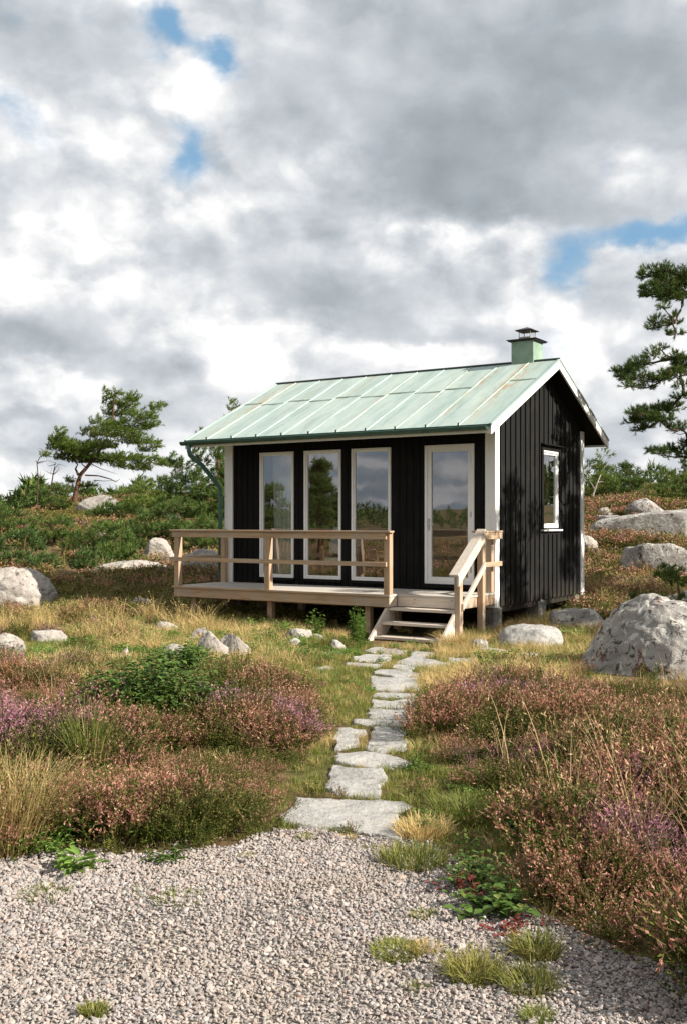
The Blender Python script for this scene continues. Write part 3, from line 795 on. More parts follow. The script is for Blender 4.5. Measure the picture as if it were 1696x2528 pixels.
# seams
seams = [-4.803, -4.281, -3.78, -3.284, -2.77, -2.261, -1.743, -1.234, -.731, -.21]
def seam(x, ya, yb):
    m = MB(); rs = random.Random(int(x*100))
    n = 9; pts = []
    for i in range(n+1):
        t = i/n; y = ya+(yb-ya)*t; xx = x+rs.uniform(-.006, .006)
        pts.append((xx, y))
    for i in range(n):
        (xa, y0), (xb, y1) = pts[i], pts[i+1]; w = .007; h = .015
        vs = []
        for (xx, y) in ((xa, y0), (xb, y1)):
            z = roofz(y); vs += [(xx-w*1.3, y, z-.004), (xx-w*.7, y, z+h), (xx+w*.7, y, z+h), (xx+w*1.3, y, z-.004)]
        m.add(vs, [(0, 1, 5, 4), (1, 2, 6, 5), (2, 3, 7, 6)]+([(3, 2, 1, 0)] if i == 0 else [])+([(4, 5, 6, 7)] if i == n-1 else []))
    return m.build('seam', SEAM, roof)
for x in seams: seam(x, YF+.012, RIDGE_Y-.04); seam(x+.03, YB-.012, RIDGE_Y+.04)
# cross seams, staggered from sheet to sheet
FOLD = simple('weathered_fold', (.20, .26, .21), .7)
edges = [X0+.03]+seams+[X1-.03]
for i in range(len(edges)-1):
    if i == 9: continue
    y = .72 if i % 2 else .80
    if i == 10: y = .98
    w = .009; m = MB()
    ya, yb = y-w, y+w
    m.add([(edges[i]+.02, ya, roofz(ya)+.004), (edges[i+1]-.02, ya, roofz(ya)+.004), (edges[i+1]-.02, yb, roofz(yb)+.014), (edges[i]+.02, yb, roofz(yb)+.014), (edges[i]+.02, ya, roofz(ya)-.006), (edges[i+1]-.02, ya, roofz(ya)-.006), (edges[i+1]-.02, yb, roofz(yb)-.006), (edges[i]+.02, yb, roofz(yb)-.006)],
          [(0, 1, 2, 3), (4, 5, 1, 0), (3, 2, 6, 7), (0, 3, 7, 4), (1, 5, 6, 2)])
    m.build('cross_seam', FOLD, roof)
# small seam tails at the eave
for x in seams:
    m = MB(); m.box(x-.008, x+.008, YF-.012, YF+.010, roofz(YF)-.01, roofz(YF)+.045)
    m.build('seam_tail', DARKMETAL, roof)
# ridge cap, a thin dark roll with gaps in paint
m = MB(); m.tube([(X0-.005, RIDGE_Y, RIDGE_Z+.012), (X1+.004, RIDGE_Y, RIDGE_Z+.012)], .020, 6); m.build('ridge_cap', DARKMETAL, roof)
# edge trims on the rakes (green)
for x0, x1 in ((X0-.006, X0+.028), (X1-.026, X1+.012)):
    m = MB()
    m.prism(slope_prism(0, 0, YF-.004, RIDGE_Y, -.012, .016), 0, x0, x1)
    m.prism(slope_prism(0, 0, RIDGE_Y+.0005, YB+.004, -.012, .016), 0, x0, x1)
    m.build('rake_trim', ROOF, roof)
# white barge boards
for x0, x1 in ((X1-.030, X1), (X0, X0+.028)):
    for (ya, yb) in ((YF+.012, RIDGE_Y), (RIDGE_Y+.0005, YB-.0)):
        m = MB(); m.prism([(ya, roofz(ya)-.145), (yb, roofz(yb)-.145), (yb, roofz(yb)-.014), (ya, roofz(ya)-.014)], 0, x0, x1)
        m.build('barge_board', WHITE, roof, bevel=.002)
m = MB(); m.box(X0+.03, X1-.033, YF+.012, YF+.034, roofz(YF)-.115, roofz(YF)-.012); m.build('eave_board', WHITE, roof)
m = MB(); m.box(X0+.03, X1-.033, YB-.036, YB-.014, roofz(YB)-.115, roofz(YB)-.014); m.build('eave_board', WHITE, roof)
# dark drip edge above the gutter
m = MB(); m.box(X0, X1-.003, YF-.016, YF+.010, roofz(YF)-.030, roofz(YF)+.006); m.build('drip_edge', GUTTER, roof)
# gutter: half round
def gutter():
    m = MB(); r = .052; yc = YF-.060; n = 10; xa, xb = X0-.02, X1-.035; N = 20
    vs = []; fs = []
    for i in range(N+1):
        x = xa+(xb-xa)*i/N; zc = roofz(YF)-.030-.0035*(i/N-1)*-1
        for k in range(n+1):
            a = PI+PI*k/n; vs.append((x, yc+r*math.cos(a), zc+r*math.sin(a)))
        for k in range(n+1):
            a = 2*PI-PI*k/n; vs.append((x, yc+(r-.004)*math.cos(a), zc+(r-.004)*math.sin(a)))
    K = 2*(n+1)
    for i in range(N):
        for k in range(K): fs.append((i*K+k, i*K+(k+1) % K, (i+1)*K+(k+1) % K, (i+1)*K+k))
    fs.append(tuple(range(K))[::-1]); fs.append(tuple(N*K+k for k in range(K)))
    # end stops
    m.add(vs, fs)
    for x in (xa, xb):
        pts = [(x, yc+r*math.cos(PI+PI*k/n), roofz(YF)-.030+r*math.sin(PI+PI*k/n)) for k in range(n+1)]
        m.add(pts+[(p[0]+.003, p[1], p[2]) for p in pts], [tuple(range(n+1)), tuple(range(n+1, 2*n+2))[::-1]])
    g = m.build('gutter', GUTTER, cabin, smooth=False)
    m = MB(); m.tube([(xa, yc-r, roofz(YF)-.028), (xb, yc-r, roofz(YF)-.028)], .006, 6); m.build('gutter_bead', PIPE, g)
    for i in range(13):
        x = xa+.12+(xb-xa-.24)*i/12
        m = MB()
        for k in range(8):
            a0, a1 = PI+PI*k/8, PI+PI*(k+1)/8; q = r+.0035
            m.add([(x-.011, yc+q*math.cos(a0), roofz(YF)-.03+q*math.sin(a0)), (x+.011, yc+q*math.cos(a0), roofz(YF)-.03+q*math.sin(a0)), (x+.011, yc+q*math.cos(a1), roofz(YF)-.03+q*math.sin(a1)), (x-.011, yc+q*math.cos(a1), roofz(YF)-.03+q*math.sin(a1))], [(0, 1, 2, 3)])
        m.build('gutter_bracket', GUTTER, g)
    return g
gutter()
# downpipe with swan neck
gx = -4.99
zg = roofz(YF)-.07
dp = MB().tube([(-5.13, YF-.06, zg), (-5.13, YF-.06, zg-.10), (-5.125, YF-.045, zg-.17), (-5.11, -.50, zg-.33), (-5.075, -.16, zg-.62), (-5.065, -.085, zg-.70), (-5.062, -.075, zg-.80), (-5.062, -.075, .62)], .036, 12).build('downpipe', PIPE, cabin, smooth=True)
for z in (1.95, 1.0): MB().tube([(-5.062, -.075, z-.015), (-5.062, -.075, z+.015)], .042, 12).build('pipe_clamp', GUTTER, dp)
MB().tube([(-5.062, -.075, .50), (-5.062, -.075, .66)], .041, 12).build('pipe_shoe', GUTTER, dp)
# chimney straddling the ridge
ch = MB().box(-.52, -.135, 1.79, 2.19, 3.80, 4.42).build('chimney', CHIM, cabin, bevel=.006)
# cap plate, flue and cowl
MB().box(-.565, -.09, 1.745, 2.235, 4.421, 4.438).build('cap_plate', CAPM, ch)
MB().box(-.585, -.07, 1.725, 2.255, 4.4385, 4.446).build('cap_plate', CAPM, ch)
MB().box(-.43, -.225, 1.88, 2.10, 4.4465, 4.50).build('flue', FLUEM, ch)
for x in (-.425, -.23):
    for y in (1.885, 2.095): MB().tube([(x, y, 4.50), (x, y, 4.60)], .006, 5).build('cowl_post', FLUEM, ch)
m = MB()
m.tube([(-.425, 1.885, 4.585), (-.23, 1.885, 4.585)], .004, 4)
for k in range(7):
    for (a, b, c, d) in ((-.425, 1.885, -.23, 1.885), (-.23, 1.885, -.23, 2.095)):
        t = (k+.5)/7; m.tube([(a+(c-a)*t, b+(d-b)*t, 4.50), (a+(c-a)*t, b+(d-b)*t, 4.60)], .0022, 4, False)
m.build('cowl_cage', FLUEM, ch)
zc_ = 4.60
MB().add([(-.475, 1.835, zc_), (-.18, 1.835, zc_), (-.18, 2.145, zc_), (-.475, 2.145, zc_), (-.475, 1.835, zc_+.012), (-.18, 1.835, zc_+.012), (-.18, 2.145, zc_+.012), (-.475, 2.145, zc_+.012), (-.327, 1.99, zc_+.072)],
         [(3, 2, 1, 0), (0, 1, 5, 4), (1, 2, 6, 5), (2, 3, 7, 6), (3, 0, 4, 7), (4, 5, 8), (5, 6, 8), (6, 7, 8), (7, 4, 8)]).build('cowl', CAPM, ch)
# windows
def frame_mesh(a, b, z0, z1, w, y0, y1, mat, name, parent, swap=False, bevel=.003):
    m = MB()
    def bx(p, q, r_, s):
        (m.box(p, q, y0, y1, r_, s) if not swap else m.box(y0, y1, p, q, r_, s))
    bx(a, a+w, z0, z1); bx(b-w, b, z0, z1); bx(a+w, b-w, z1-w, z1); bx(a+w, b-w, z0, z0+w)
    return m.build(name, mat, parent, bevel=bevel)
for a, b in WINS:
    wf = frame_mesh(a, b, WZ0, WZ1, .034, -.026, .09, WHITE, 'window', cabin)
    frame_mesh(a+.0345, b-.0345, WZ0+.0345, WZ1-.0345, .022, -.004, .06, WHITE, 'sash', wf)
    MB().add([(a+.055, .018, WZ0+.055), (b-.055, .018, WZ0+.055), (b-.055, .018, WZ1-.055), (a+.055, .018, WZ1-.055)], [(0, 1, 2, 3)]).build('pane', GLASS, wf)
    MB().add([(a-.02, -.060, WZ0-.030), (b+.02, -.060, WZ0-.030), (b+.02, -.001, WZ0-.004), (a-.02, -.001, WZ0-.004), (a-.02, -.060, WZ0-.042), (b+.02, -.060, WZ0-.042), (b+.02, -.001, WZ0-.042), (a-.02, -.001, WZ0-.042)],
             [(0, 1, 2, 3), (5, 4, 7, 6), (4, 5, 1, 0), (5, 6, 2, 1), (7, 4, 0, 3), (6, 7, 3, 2)]).build('sill', BLACK, wf)
# door
a, b = DOOR
df = frame_mesh(a, b, WZ0-.01, WZ1, .042, -.026, .10, WHITE, 'door', cabin)
frame_mesh(a+.043, b-.043, WZ0+.033, WZ1-.043, .062, -.012, .05, WHITE, 'door_leaf', df)
MB().add([(a+.104, .018, WZ0+.094), (b-.104, .018, WZ0+.094), (b-.104, .018, WZ1-.104), (a+.104, .018, WZ1-.104)], [(0, 1, 2, 3)]).build('pane', GLASS, df)
m = MB(); m.box(a+.057, a+.083, -.020, -.0125, 1.36, 1.54); m.tube([(a+.07, -.02, 1.46), (a+.07, -.055, 1.46), (a+.078, -.060, 1.46), (a+.17, -.060, 1.455)], .009, 8)
m.build('handle', STEEL, df)
for z in (.78, 1.6, 2.42): MB().tube([(b-.046, -.030, z-.04), (b-.046, -.030, z+.04)], .009, 8).build('hinge', STEEL, df)
MB().box(a-.03, b+.03, -.055, -.001, WZ0-.065, WZ0-.012).build('threshold', BLACK, df)
# side window in the gable, with a black casing
y0, y1, z0, z1 = SW
sw = frame_mesh(y0, y1, z0, z1, .04, -.055, .012, WHITE, 'window', cabin, swap=True)
frame_mesh(y0+.041, y1-.041, z0+.041, z1-.041, .03, -.04, -.004, WHITE, 'sash', sw, swap=True)
MB().add([(-.022, y0+.07, z0+.07), (-.022, y1-.07, z0+.07), (-.022, y1-.07, z1-.07), (-.022, y0+.07, z1-.07)], [(0, 1, 2, 3)]).build('pane', GLASS, sw)
m = MB(); m.box(.001, .028, y0-.075, y0-.001, z0-.02, z1+.07); m.box(.001, .028, y1+.001, y1+.075, z0-.02, z1+.07)
m.box(.001, .026, y0-.001, y1+.001, z1+.001, z1+.07); m.build('casing', BLACK, sw)
MB().add([(.001, y0-.10, z1+.075), (.085, y0-.10, z1+.075), (.085, y1+.10, z1+.075), (.001, y1+.10, z1+.075), (.001, y0-.10, z1+.108), (.085, y0-.10, z1+.085), (.085, y1+.10, z1+.085), (.001, y1+.10, z1+.108)],
         [(3, 2, 1, 0), (0, 1, 5, 4), (1, 2, 6, 5), (2, 3, 7, 6), (3, 0, 4, 7), (4, 5, 6, 7)]).build('drip_board', BLACK, sw)
MB().box(.001, .055, y0-.06, y1+.09, z0-.05, z0-.024).build('sill', WHITE, sw)
for z in (z0+.15, z0+1.08): MB().tube([(.016, y1-.006, z-.035), (.016, y1-.006, z+.035)], .010, 8).build('hinge', STEEL, sw)
# floor, inner lining and ceiling
MB().box(-L_+.141, -.141, .141, W_-.141, ZB+.02, .50).build('floor_slab', INFLOOR, cabin)
m = MB(); m.box(-L_+.141, -.141, W_-.16, W_-.141, .501, 2.79); m.box(-L_+.141, -L_+.16, .142, W_-.161, .501, 2.79)
m.build('inner_lining', INWALL, cabin)
MB().box(-L_+.141, -.141, .142, W_-.141, 2.80, 2.84).build('ceiling_board', INCEIL, cabin)
# piers under the cabin
for i, (x, y) in enumerate([(-.10, .10), (-.10, 1.8), (-.14, 3.45), (-2.4, .2), (-4.85, .2), (-4.85, 3.4), (-2.4, 3.4)]):
    wx, wy = AX+x*CA+y*SA, AY-x*SA+y*CA
    zz = Hs(wx, wy); hh = ZB-zz+.15
    me = rock_mesh('pier', .34, .32, hh*.55, 200+i, PIER, sub=3, rough=.35, flat=.05, bury=.35)
    MB().box(x-.13, x+.13, y-.13, y+.13, zz-.15, ZB-.001).build('pier', PIER, cabin, bevel=.03)
# sill beams under the floor
m = MB(); m.box(-L_+.02, -.02, .02, .13, ZB-.10, ZB-.002); m.build('sill_beam', BLACK, cabin)
m = MB(); m.box(-.13, -.02, .131, W_-.02, ZB-.09, ZB-.002); m.build('sill_beam', BLACK, cabin)

# ------------------------------------------------------------------ deck
deck = empty('wooden_deck', (AX, AY, 0), -YAW)
tag(deck, 'raised pale timber deck with two rail balustrade and open stairs along the cabin front', 'deck')
DZ = .464; DX0, DX1, DY = -5.01, -.985, -1.333; SX1, SY = .035, -1.10
MB().box(DX0, DX1, DY, -.032, DZ-.028, DZ).build('floorboards', DECK, deck, bevel=.002)
MB().box(DX1+.001, SX1, SY, -.032, DZ-.028, DZ-.001).build('floorboards', DECK, deck, bevel=.002)
# nosing board and fascias
B('fascia_board', DX0+.012, DX1-.012, DY+.012, DY+.045, DZ-.17, DZ-.0285, WX, deck)
B('nosing', DX0-.008, DX1+.006, DY-.014, DY-.0005, DZ-.030, DZ+.001, WX, deck)
B('fascia_board', DX0+.012, DX0+.045, DY+.046, -.034, DZ-.17, DZ-.0285, WY, deck)
B('fascia_board', DX1-.045, DX1-.012, DY+.046, SY-.001, DZ-.17, DZ-.0285, PALE[1], deck)
B('fascia_board', DX1-.010, SX1-.012, SY+.006, SY+.038, DZ-.17, DZ-.0295, PALE[0], deck)
B('fascia_board', SX1-.045, SX1-.012, SY+.039, -.034, DZ-.17, DZ-.0295, WY, deck)
for y in (-1.1, -.65, -.2): B('joist', DX0+.05, DX1-.05, y-.022, y+.022, DZ-.20, DZ-.0285, WX, deck)
def ground_at(x, y): return Hs(AX+x*CA+y*SA, AY-x*SA+y*CA)
for x, y in ((-4.72, -1.12), (-3.2, -1.12), (-1.45, -1.12), (-4.72, -.3), (-3.2, -.3), (-1.45, -.3), (-.15, -.95)):
    B('support_post', x-.045, x+.045, y-.045, y+.045, ground_at(x, y)-.1, DZ-.171 if y < -.9 else DZ-.20, WZ, deck)
# balustrade
PT = 1.365
rail = empty('balustrade', (0, 0, 0)); rail.parent = deck
PP = .047
posts = [(-4.93, DY+.03), (-3.12, DY+.03), (-1.04, DY+.05)]
for x, y in posts: B('post', x-PP, x+PP, y-PP+.01, y+PP+.01, DZ+.0005, 1.262 if x < -2 else 1.338, WZ, rail)
B('post', -5.02+.005, -5.02+.095, -.128, -.034, DZ+.0005, 1.338, WZ, rail)
B('top_rail', DX0-.01, DX1-.05, DY-.020, DY+.018, 1.245, 1.3385, WX, rail)
B('handrail_cap', DX0-.035, DX1+.030, DY-.048, DY+.078, 1.339, 1.366, WX, rail)
B('mid_rail', DX0-.045, DX1-.035, DY-.052+.01, DY-.008, .862, .925, WX, rail)
B('top_rail', -5.012, -4.975, DY+.019, -.129, 1.245, 1.3385, WY, rail)
B('handrail_cap', -5.045, -4.925, DY+.079, -.034, 1.339, 1.3655, WY, rail)
B('mid_rail', -5.058, -5.02, DY+.0, -.06, .862, .925, WY, rail)
# stairs
st = empty('staircase', (0, 0, 0)); st.parent = deck
for k, (z, yf) in enumerate(((.284, -1.285), (.100, -1.475), (-.082, -1.665))):
    B('tread', -1.035, SX1-.034, yf, yf+.25, z-.038, z, PALE[0], st)
for k, yy in enumerate((-1.100,)): pass
zl = lambda y, o: .464+(y+1.095)*.93+o
for x0, x1 in ((-1.075, -1.036), (SX1-.033, SX1+.004)):
    m = MB(); m.prism([(SY-.001, .455), (SY-.001, .10), (-1.45, -.17), (-1.775, -.17), (-1.775, -.115)], 0, x0, x1)
    m.build('stringer', PALE[1], st, bevel=.002)
# stair rail: posts, sloping boards and the level bit to the wall
sr = empty('stair_railing', (0, 0, 0)); sr.parent = deck
XR = .012
B('post', XR+.012, XR+.098, -1.34, -1.255, ground_at(0, -1.3)-.06, .80, WZ, sr)
B('post', XR+.012, XR+.098, -.625, -.54, ground_at(0, -.6)-.05, 1.338, WZ, sr)
B('post', -.075, .011, -.125, -.034, DZ+.0005, 1.338, WZ, sr)
def slant(name, ya, za, yb, zb, h, x0, x1, mat):
    return MB().prism([(ya, za-h), (yb, zb-h), (yb, zb), (ya, za)], 0, x0, x1).build(name, mat, sr, bevel=.002)
slant('handrail', -1.445, .775, -.628, 1.366, .155, XR+.099, XR+.135, PALE[1])
slant('handrail_cap', -1.47, .785, -.60, 1.392, .026, XR+.0, XR+.1355, PALE[1])
slant('mid_rail', -1.30, .385, -.60, .925, .095, XR+.099, XR+.132, PALE[1])
B('handrail', .099+XR, .135+XR, -.627, -.04, 1.245, 1.338, WY, sr)
B('handrail_cap', -.08, XR+.142, -.598, -.034, 1.339, 1.367, WY, sr)
B('mid_rail', .099+XR, .132+XR, -.599, -.04, .855, .922, WY, sr)

# ------------------------------------------------------------------ things seen through the glass
def lw(x, y, z=0.): return (AX+x*CA+y*SA, AY-x*SA+y*CA, z)
FZ = .501
def curtain():
    V = []; Fc = []; n = 70; nz = 12
    for i in range(n+1):
        t = i/n; x = -4.20+.50*t; y = .27+.035*math.sin(t*2*PI*7)+.012*math.sin(t*31)
        for j in range(nz+1):
            s = j/nz; V.append((x+.02*math.sin(s*3+i*.1)*(1-s), y*(1)+.01*math.sin(s*5+t*9), FZ+.03+2.2*s))
    for i in range(n):
        for j in range(nz): Fc.append((i*(nz+1)+j, (i+1)*(nz+1)+j, (i+1)*(nz+1)+j+1, i*(nz+1)+j+1))
    me = npmesh('curtain', V, Fc, FABRIC, smooth=True); o = link('curtain', me); o.location = (AX, AY, 0); o.rotation_euler = (0, 0, -YAW)
    tag(o, 'pale linen curtain hanging behind the window nearest the downpipe', 'curtain')
    m = MB(); m.tube([(-4.3, .27, FZ+2.245), (-3.5, .27, FZ+2.245)], .012, 8); r_ = m.build('curtain_rod', OAK, o)
    return o
curtain()
def armchair():
    x, y = -2.95, .60
    e = empty('armchair', lw(x, y, FZ), -YAW+R(18)); tag(e, 'wooden armchair with slanted frame inside behind the middle window', 'chair')
    for sx in (-.30, .30):
        MB().tube([(sx, -.28, 0), (sx, -.25, .56)], .02, 8).build('leg', OAK, e)
        MB().tube([(sx, .30, 0), (sx, .20, .35), (sx, .42, 1.0)], .02, 8).build('leg', OAK, e)
        B('armrest', sx-.035, sx+.035, -.32, .30, .56, .585, OAK, e)
    B('seat', -.29, .29, -.27, .28, .34, .40, CUSH, e)
    for k in range(5): MB().tube([(-.24+.12*k, .24, .42), (-.24+.12*k, .40, .98)], .010, 6).build('slat', OAK, e)
    B('top_bar', -.31, .31, .38, .42, .96, 1.03, OAK, e)
    # cushion leaning in the chair
    import bmesh
    b = bmesh.new(); bmesh.ops.create_cube(b, size=1.); bmesh.ops.subdivide_edges(b, edges=b.edges, cuts=10, use_grid_fill=True)
    for v in b.verts:
        px, py, pz = v.co.x*2, v.co.y*2, v.co.z*2
        th = (1-px*px*.85)*(1-pz*pz*.85); th = max(th, 0)**.5
        v.co = (px*.29*(1-.10*pz*pz+.06*abs(px*pz)), py*.085*(th+.05), pz*.235*(1-.12*px*px*-1*0-.08*(1-px*px)))
    me = bpy.data.meshes.new('cushion'); b.to_mesh(me); b.free(); me.materials.append(CUSH); me.polygons.foreach_set('use_smooth', [True]*len(me.polygons))
    o = link('cushion', me); o.location = lw(x+.06, y-.02, FZ+.66); o.rotation_euler = (R(-18), R(6), -YAW+R(18))
    tag(o, 'plump pale green cushion leaning in the wooden armchair', 'cushion')
armchair()
def stool():
    e = empty('stool', lw(-2.02, .50, FZ), -YAW+R(4)); tag(e, 'small square wooden stool behind the window beside the door', 'stool')
    B('seat', -.19, .19, -.17, .17, .50, .53, OAK, e)
    for sx in (-.165, .165):
        for sy in (-.145, .145): B('leg', sx-.018, sx+.018, sy-.018, sy+.018, 0, .499, OAK, e)
    for sy in (-.145, .145): B('stretcher', -.146, .146, sy-.01, sy+.01, .42, .47, OAK, e)
stool()
def dining_chair(x, y, rz, label):
    e = empty('dining_chair', lw(x, y, FZ), -YAW+rz); tag(e, label, 'chair')
    B('seat', -.20, .20, -.20, .20, .43, .46, OAK, e)
    for sx in (-.18, .18):
        B('leg', sx-.018, sx+.018, -.19, -.154, 0, .429, OAK, e)
        B('leg', sx-.02, sx+.02, .16, .198, 0, .98, OAK, e)
    for z in (.62, .78, .93): B('back_slat', -.16, .16, .168, .19, z-.03, z+.03, OAK, e)
dining_chair(-.66, .95, R(200), 'upright oak chair behind the glass door')
def table():
    e = empty('dining_table', lw(-.95, 1.75, FZ), -YAW); tag(e, 'wooden table standing deep inside behind the glass door', 'table')
    B('tabletop', -.65, .65, -.40, .40, .71, .745, OAK, e)
    for sx in (-.58, .58):
        for sy in (-.34, .34): B('leg', sx-.03, sx+.03, sy-.03, sy+.03, 0, .709, OAK, e)
table()
o = MB()
import bmesh as _bm
def lampshade():
    m = MB(); n = 20
    prof = [(.0, 0), (.055, .0), (.06, .015), (.012, .03), (.012, .22)]
    e = empty('table_lamp', lw(-.55, 1.62, FZ+.746), 0); tag(e, 'little lamp with pale shade on the table behind the glass door', 'lamp')
    MB().tube([(0, 0, 0), (0, 0, .012), (0, 0, .03), (0, 0, .24)], [.06, .06, .012, .010], 14).build('lamp_base', OAK, e, smooth=False)
    MB().tube([(0, 0, .22), (0, 0, .38)], [.10, .07], 18, cap=False).build('lamp_shade', FABRIC, e)
lampshade()

# ------------------------------------------------------------------ trees
def basis(D):
    D = unit(D); a = unit(np.cross(D, np.array([.3, .2, 1.])+RNG.normal(size=D.shape)*.2)); b = np.cross(D, a)
    return a, b, D
def tuft_template(n, L, w, seed, spread=.9):
    rs = np.random.default_rng(seed); T = []
    for i in range(n):
        t = rs.uniform(-.25, .55)*L; a = rs.uniform(0, 2*PI); tilt = rs.uniform(.35, 1.1)*spread
        d = np.array([math.cos(a)*math.sin(tilt), math.sin(a)*math.sin(tilt), math.cos(tilt)])
        s = unit(np.cross(d, rs.normal(size=3)))*w*.5; p = np.array([0, 0, t])
        T.append([p-s, p+s, p+d*L*rs.uniform(.55, .9)])
    return np.array(T)         # n,3,3
def needles(C_, D_, S_, tmpl, name, mat, parent, browning=.04):
    a, b, c = basis(D_)
    n = len(C_); k = len(tmpl)
    pick = [tmpl]
    ang_ = RNG.uniform(0, 2*PI, n); ca_, sa_ = np.cos(ang_)[:, None], np.sin(ang_)[:, None]
    a2 = a*ca_+b*sa_; b2 = b*ca_-a*sa_
    V = (C_[:, None, None, :]+S_[:, None, None, None]*(tmpl[None, :, :, 0:1]*a2[:, None, None, :]+tmpl[None, :, :, 1:2]*b2[:, None, None, :]+tmpl[None, :, :, 2:3]*c[:, None, None, :])).reshape(-1, 3)
    Fc = np.arange(n*k*3).reshape(-1, 3)
    v = np.clip(RNG.normal(.42, .2, n), 0, .8); v = np.where(RNG.uniform(size=n) < browning, RNG.uniform(.9, 1, n), v)
    var = np.repeat(np.clip(v[:, None]+RNG.normal(0, .08, (n, k)), 0, 1), 3, axis=1).reshape(-1)
    me = npmesh(name, V, Fc, mat, {'var': var})
    return link(name, me, parent)
def bez(p0, p1, sag=.0, k=7, jit=.04, rs=random):
    p0, p1 = Vector(p0), Vector(p1); L = (p1-p0).length; out = []
    off = Vector((rs.gauss(0, 1), rs.gauss(0, 1), rs.gauss(0, 1)))*jit*L
    for i in range(k+1):
        t = i/k; out.append(p0.lerp(p1, t)+off*math.sin(t*PI)+Vector((rs.gauss(0, 1), rs.gauss(0, 1), rs.gauss(0, 1)))*jit*.25*L*(t*(1-t)*4)+Vector((0, 0, -sag*L*math.sin(t*PI))))
    return out
def pine(name, label, base, trunk, clumps, tuft, dens, mat=NEEDLE, bark=BARK, cat='pine tree', group=None, wind=(.25, 0, .6), tr=.1, needle_n=16, needle_w=.12, seed=1, dead=(), twigs=6, limb=.35, brown=.04, gap=-.12):
    """trunk: list of local points; clumps: (x,y,z,rx,ry,rz) local ellipsoids of foliage"""
    rs = random.Random(seed); nr = np.random.default_rng(seed)
    root = empty(name, base); tag(root, label, cat, group)
    n = len(trunk)
    MB().tube(trunk, [tr*(1-.92*i/(n-1)) for i in range(n)], 8).build('trunk', bark, root, smooth=True)
    lm = MB(); C_ = []; D_ = []
    tp = [Vector(p) for p in trunk]; fine = []
    for i in range(n-1):
        for t in (0, .25, .5, .75): fine.append(tp[i].lerp(tp[i+1], t))
    fine.append(tp[-1])
    low = fine[len(fine)//6:]
    def tdist(c): return min((p-c).length for p in low)
    order = sorted(clumps, key=lambda c: tdist(Vector(c[:3])))
    done = []; edges = []; load = []
    for cl in order:
        c = Vector(cl[:3]); td = tdist(c)
        best = min(((p-c).length*1.25+max(0, p.z-c.z+.05)*1.5, -1, k) for k, p in enumerate(low))
        for k, (q, qd) in enumerate(done):
            if qd < td-.02:
                v = (q-c).length+abs(q.z-c.z)*1.4
                if v < best[0]: best = (v, k, 0)
        edges.append((best[1], best[2])); load.append(1.); done.append((c, td))
    for k in range(len(order)-1, -1, -1):
        if edges[k][0] >= 0: load[edges[k][0]] += load[k]
    for k_, cl in enumerate(order):
        c = Vector(cl[:3]); r = Vector(cl[3:6])
        par, kk = edges[k_]
        src = low[kk] if par < 0 else done[par][0]
        r0 = min(tr*.38, tr*limb*.17*load[k_]**.5+.004)
        path = bez(src, c, .04, 6, .06, rs); lm.tube(path, [r0*(1-.45*i/6) for i in range(7)], 5, False)
        vol = cl[3]*cl[4]*cl[5]; area = (cl[3]*cl[4]+cl[3]*cl[5]+cl[4]*cl[5])
        m = max(40, int(4.5*dens*area/(tuft*tuft)))
        u = nr.normal(size=(m, 3)); u /= np.linalg.norm(u, axis=1)[:, None]; rad = nr.uniform(.25, 1, m)**.55
        u *= rad[:, None]
        u[:, 2] = np.where(u[:, 2] < 0, u[:, 2]*.6, u[:, 2])
        P_ = np.array(c)+u*np.array(r)
        # gaps: drop by noise
        fr = 1.1/max(.12, min(cl[3], cl[5])); keep = np.array([mnoise.noise(Vector(p)*fr*1.3+Vector((seed, 0, 0))) for p in P_]) > gap
        P_ = P_[keep]; u = u[keep]
        C_.append(P_); D_.append(u*1.0+np.array(wind)+nr.normal(size=u.shape)*.25)
        for k in range(min(twigs, len(P_))):
            q = P_[rs.randrange(len(P_))]
            s_ = path[rs.randrange(4, 7)]; rt = max(.003, tr*.035); lm.tube(bez(s_, q, 0, 4, .07, rs), [rt*(1-.6*i/4)+.001 for i in range(5)], 4, False)
    for d in dead:
        lm.tube(d[0], [d[1]*(1-.8*i/(len(d[0])-1)) for i in range(len(d[0]))], 5, False)
    lm.build('branches', bark, root, smooth=True)
    C_ = np.vstack(C_); D_ = np.vstack(D_)
    needles(C_, D_, nr.uniform(.65, 1.2, len(C_))*tuft, tuft_template(needle_n, 1.3, needle_w, seed), 'crown', mat, root, brown)
    return root
def trace(pts, px0, pz0, k, depth=0.):
    """clump outline in pixels -> local metres"""
    return pts

# leaning pine, traced in pixels of an enlargement and turned into metres at its distance
BX, BY, BZ = gp(*(v*1.0816 for v in (178, 1163)))
LY = BY
def zl5(x, y, dy=0.):
    px, py = x/2.8, 900+y/2.8; Y = LY
    return ((px-848)/F*Y-BX, dy, EYE+(HY-py)/F*Y-BZ)
KK = LY/F/2.8
lean = [(790,200,50,36),(720,195,18,40),(860,265,80,45),(905,225,45,42),(735,250,50,42),(790,320,110,50),(1000,365,105,45),(1070,305,50,36),(900,415,190,50),(700,400,75,50),(630,470,80,50),(830,485,170,40),(960,535,140,30),(1080,567,50,16),(440,575,100,50),(400,520,55,40),(440,475,35,36),(560,590,120,42),(700,565,120,36),(690,655,160,38),(545,660,90,32),(870,650,130,30),(1030,672,130,36),(1150,692,60,26),(950,715,90,22),(840,705,70,20),(335,630,28,16),(640,560,60,40),(780,440,90,40),(430,545,80,42),(475,615,95,30),(410,645,55,20),(600,635,90,30),(500,560,70,40),(430,865,90,36),(600,835,60,18),(380,930,60,36),(470,800,40,20),(1000,590,60,22),(1195,700,40,16),(1110,280,30,24)]
cl_ = []
rs_ = random.Random(5)
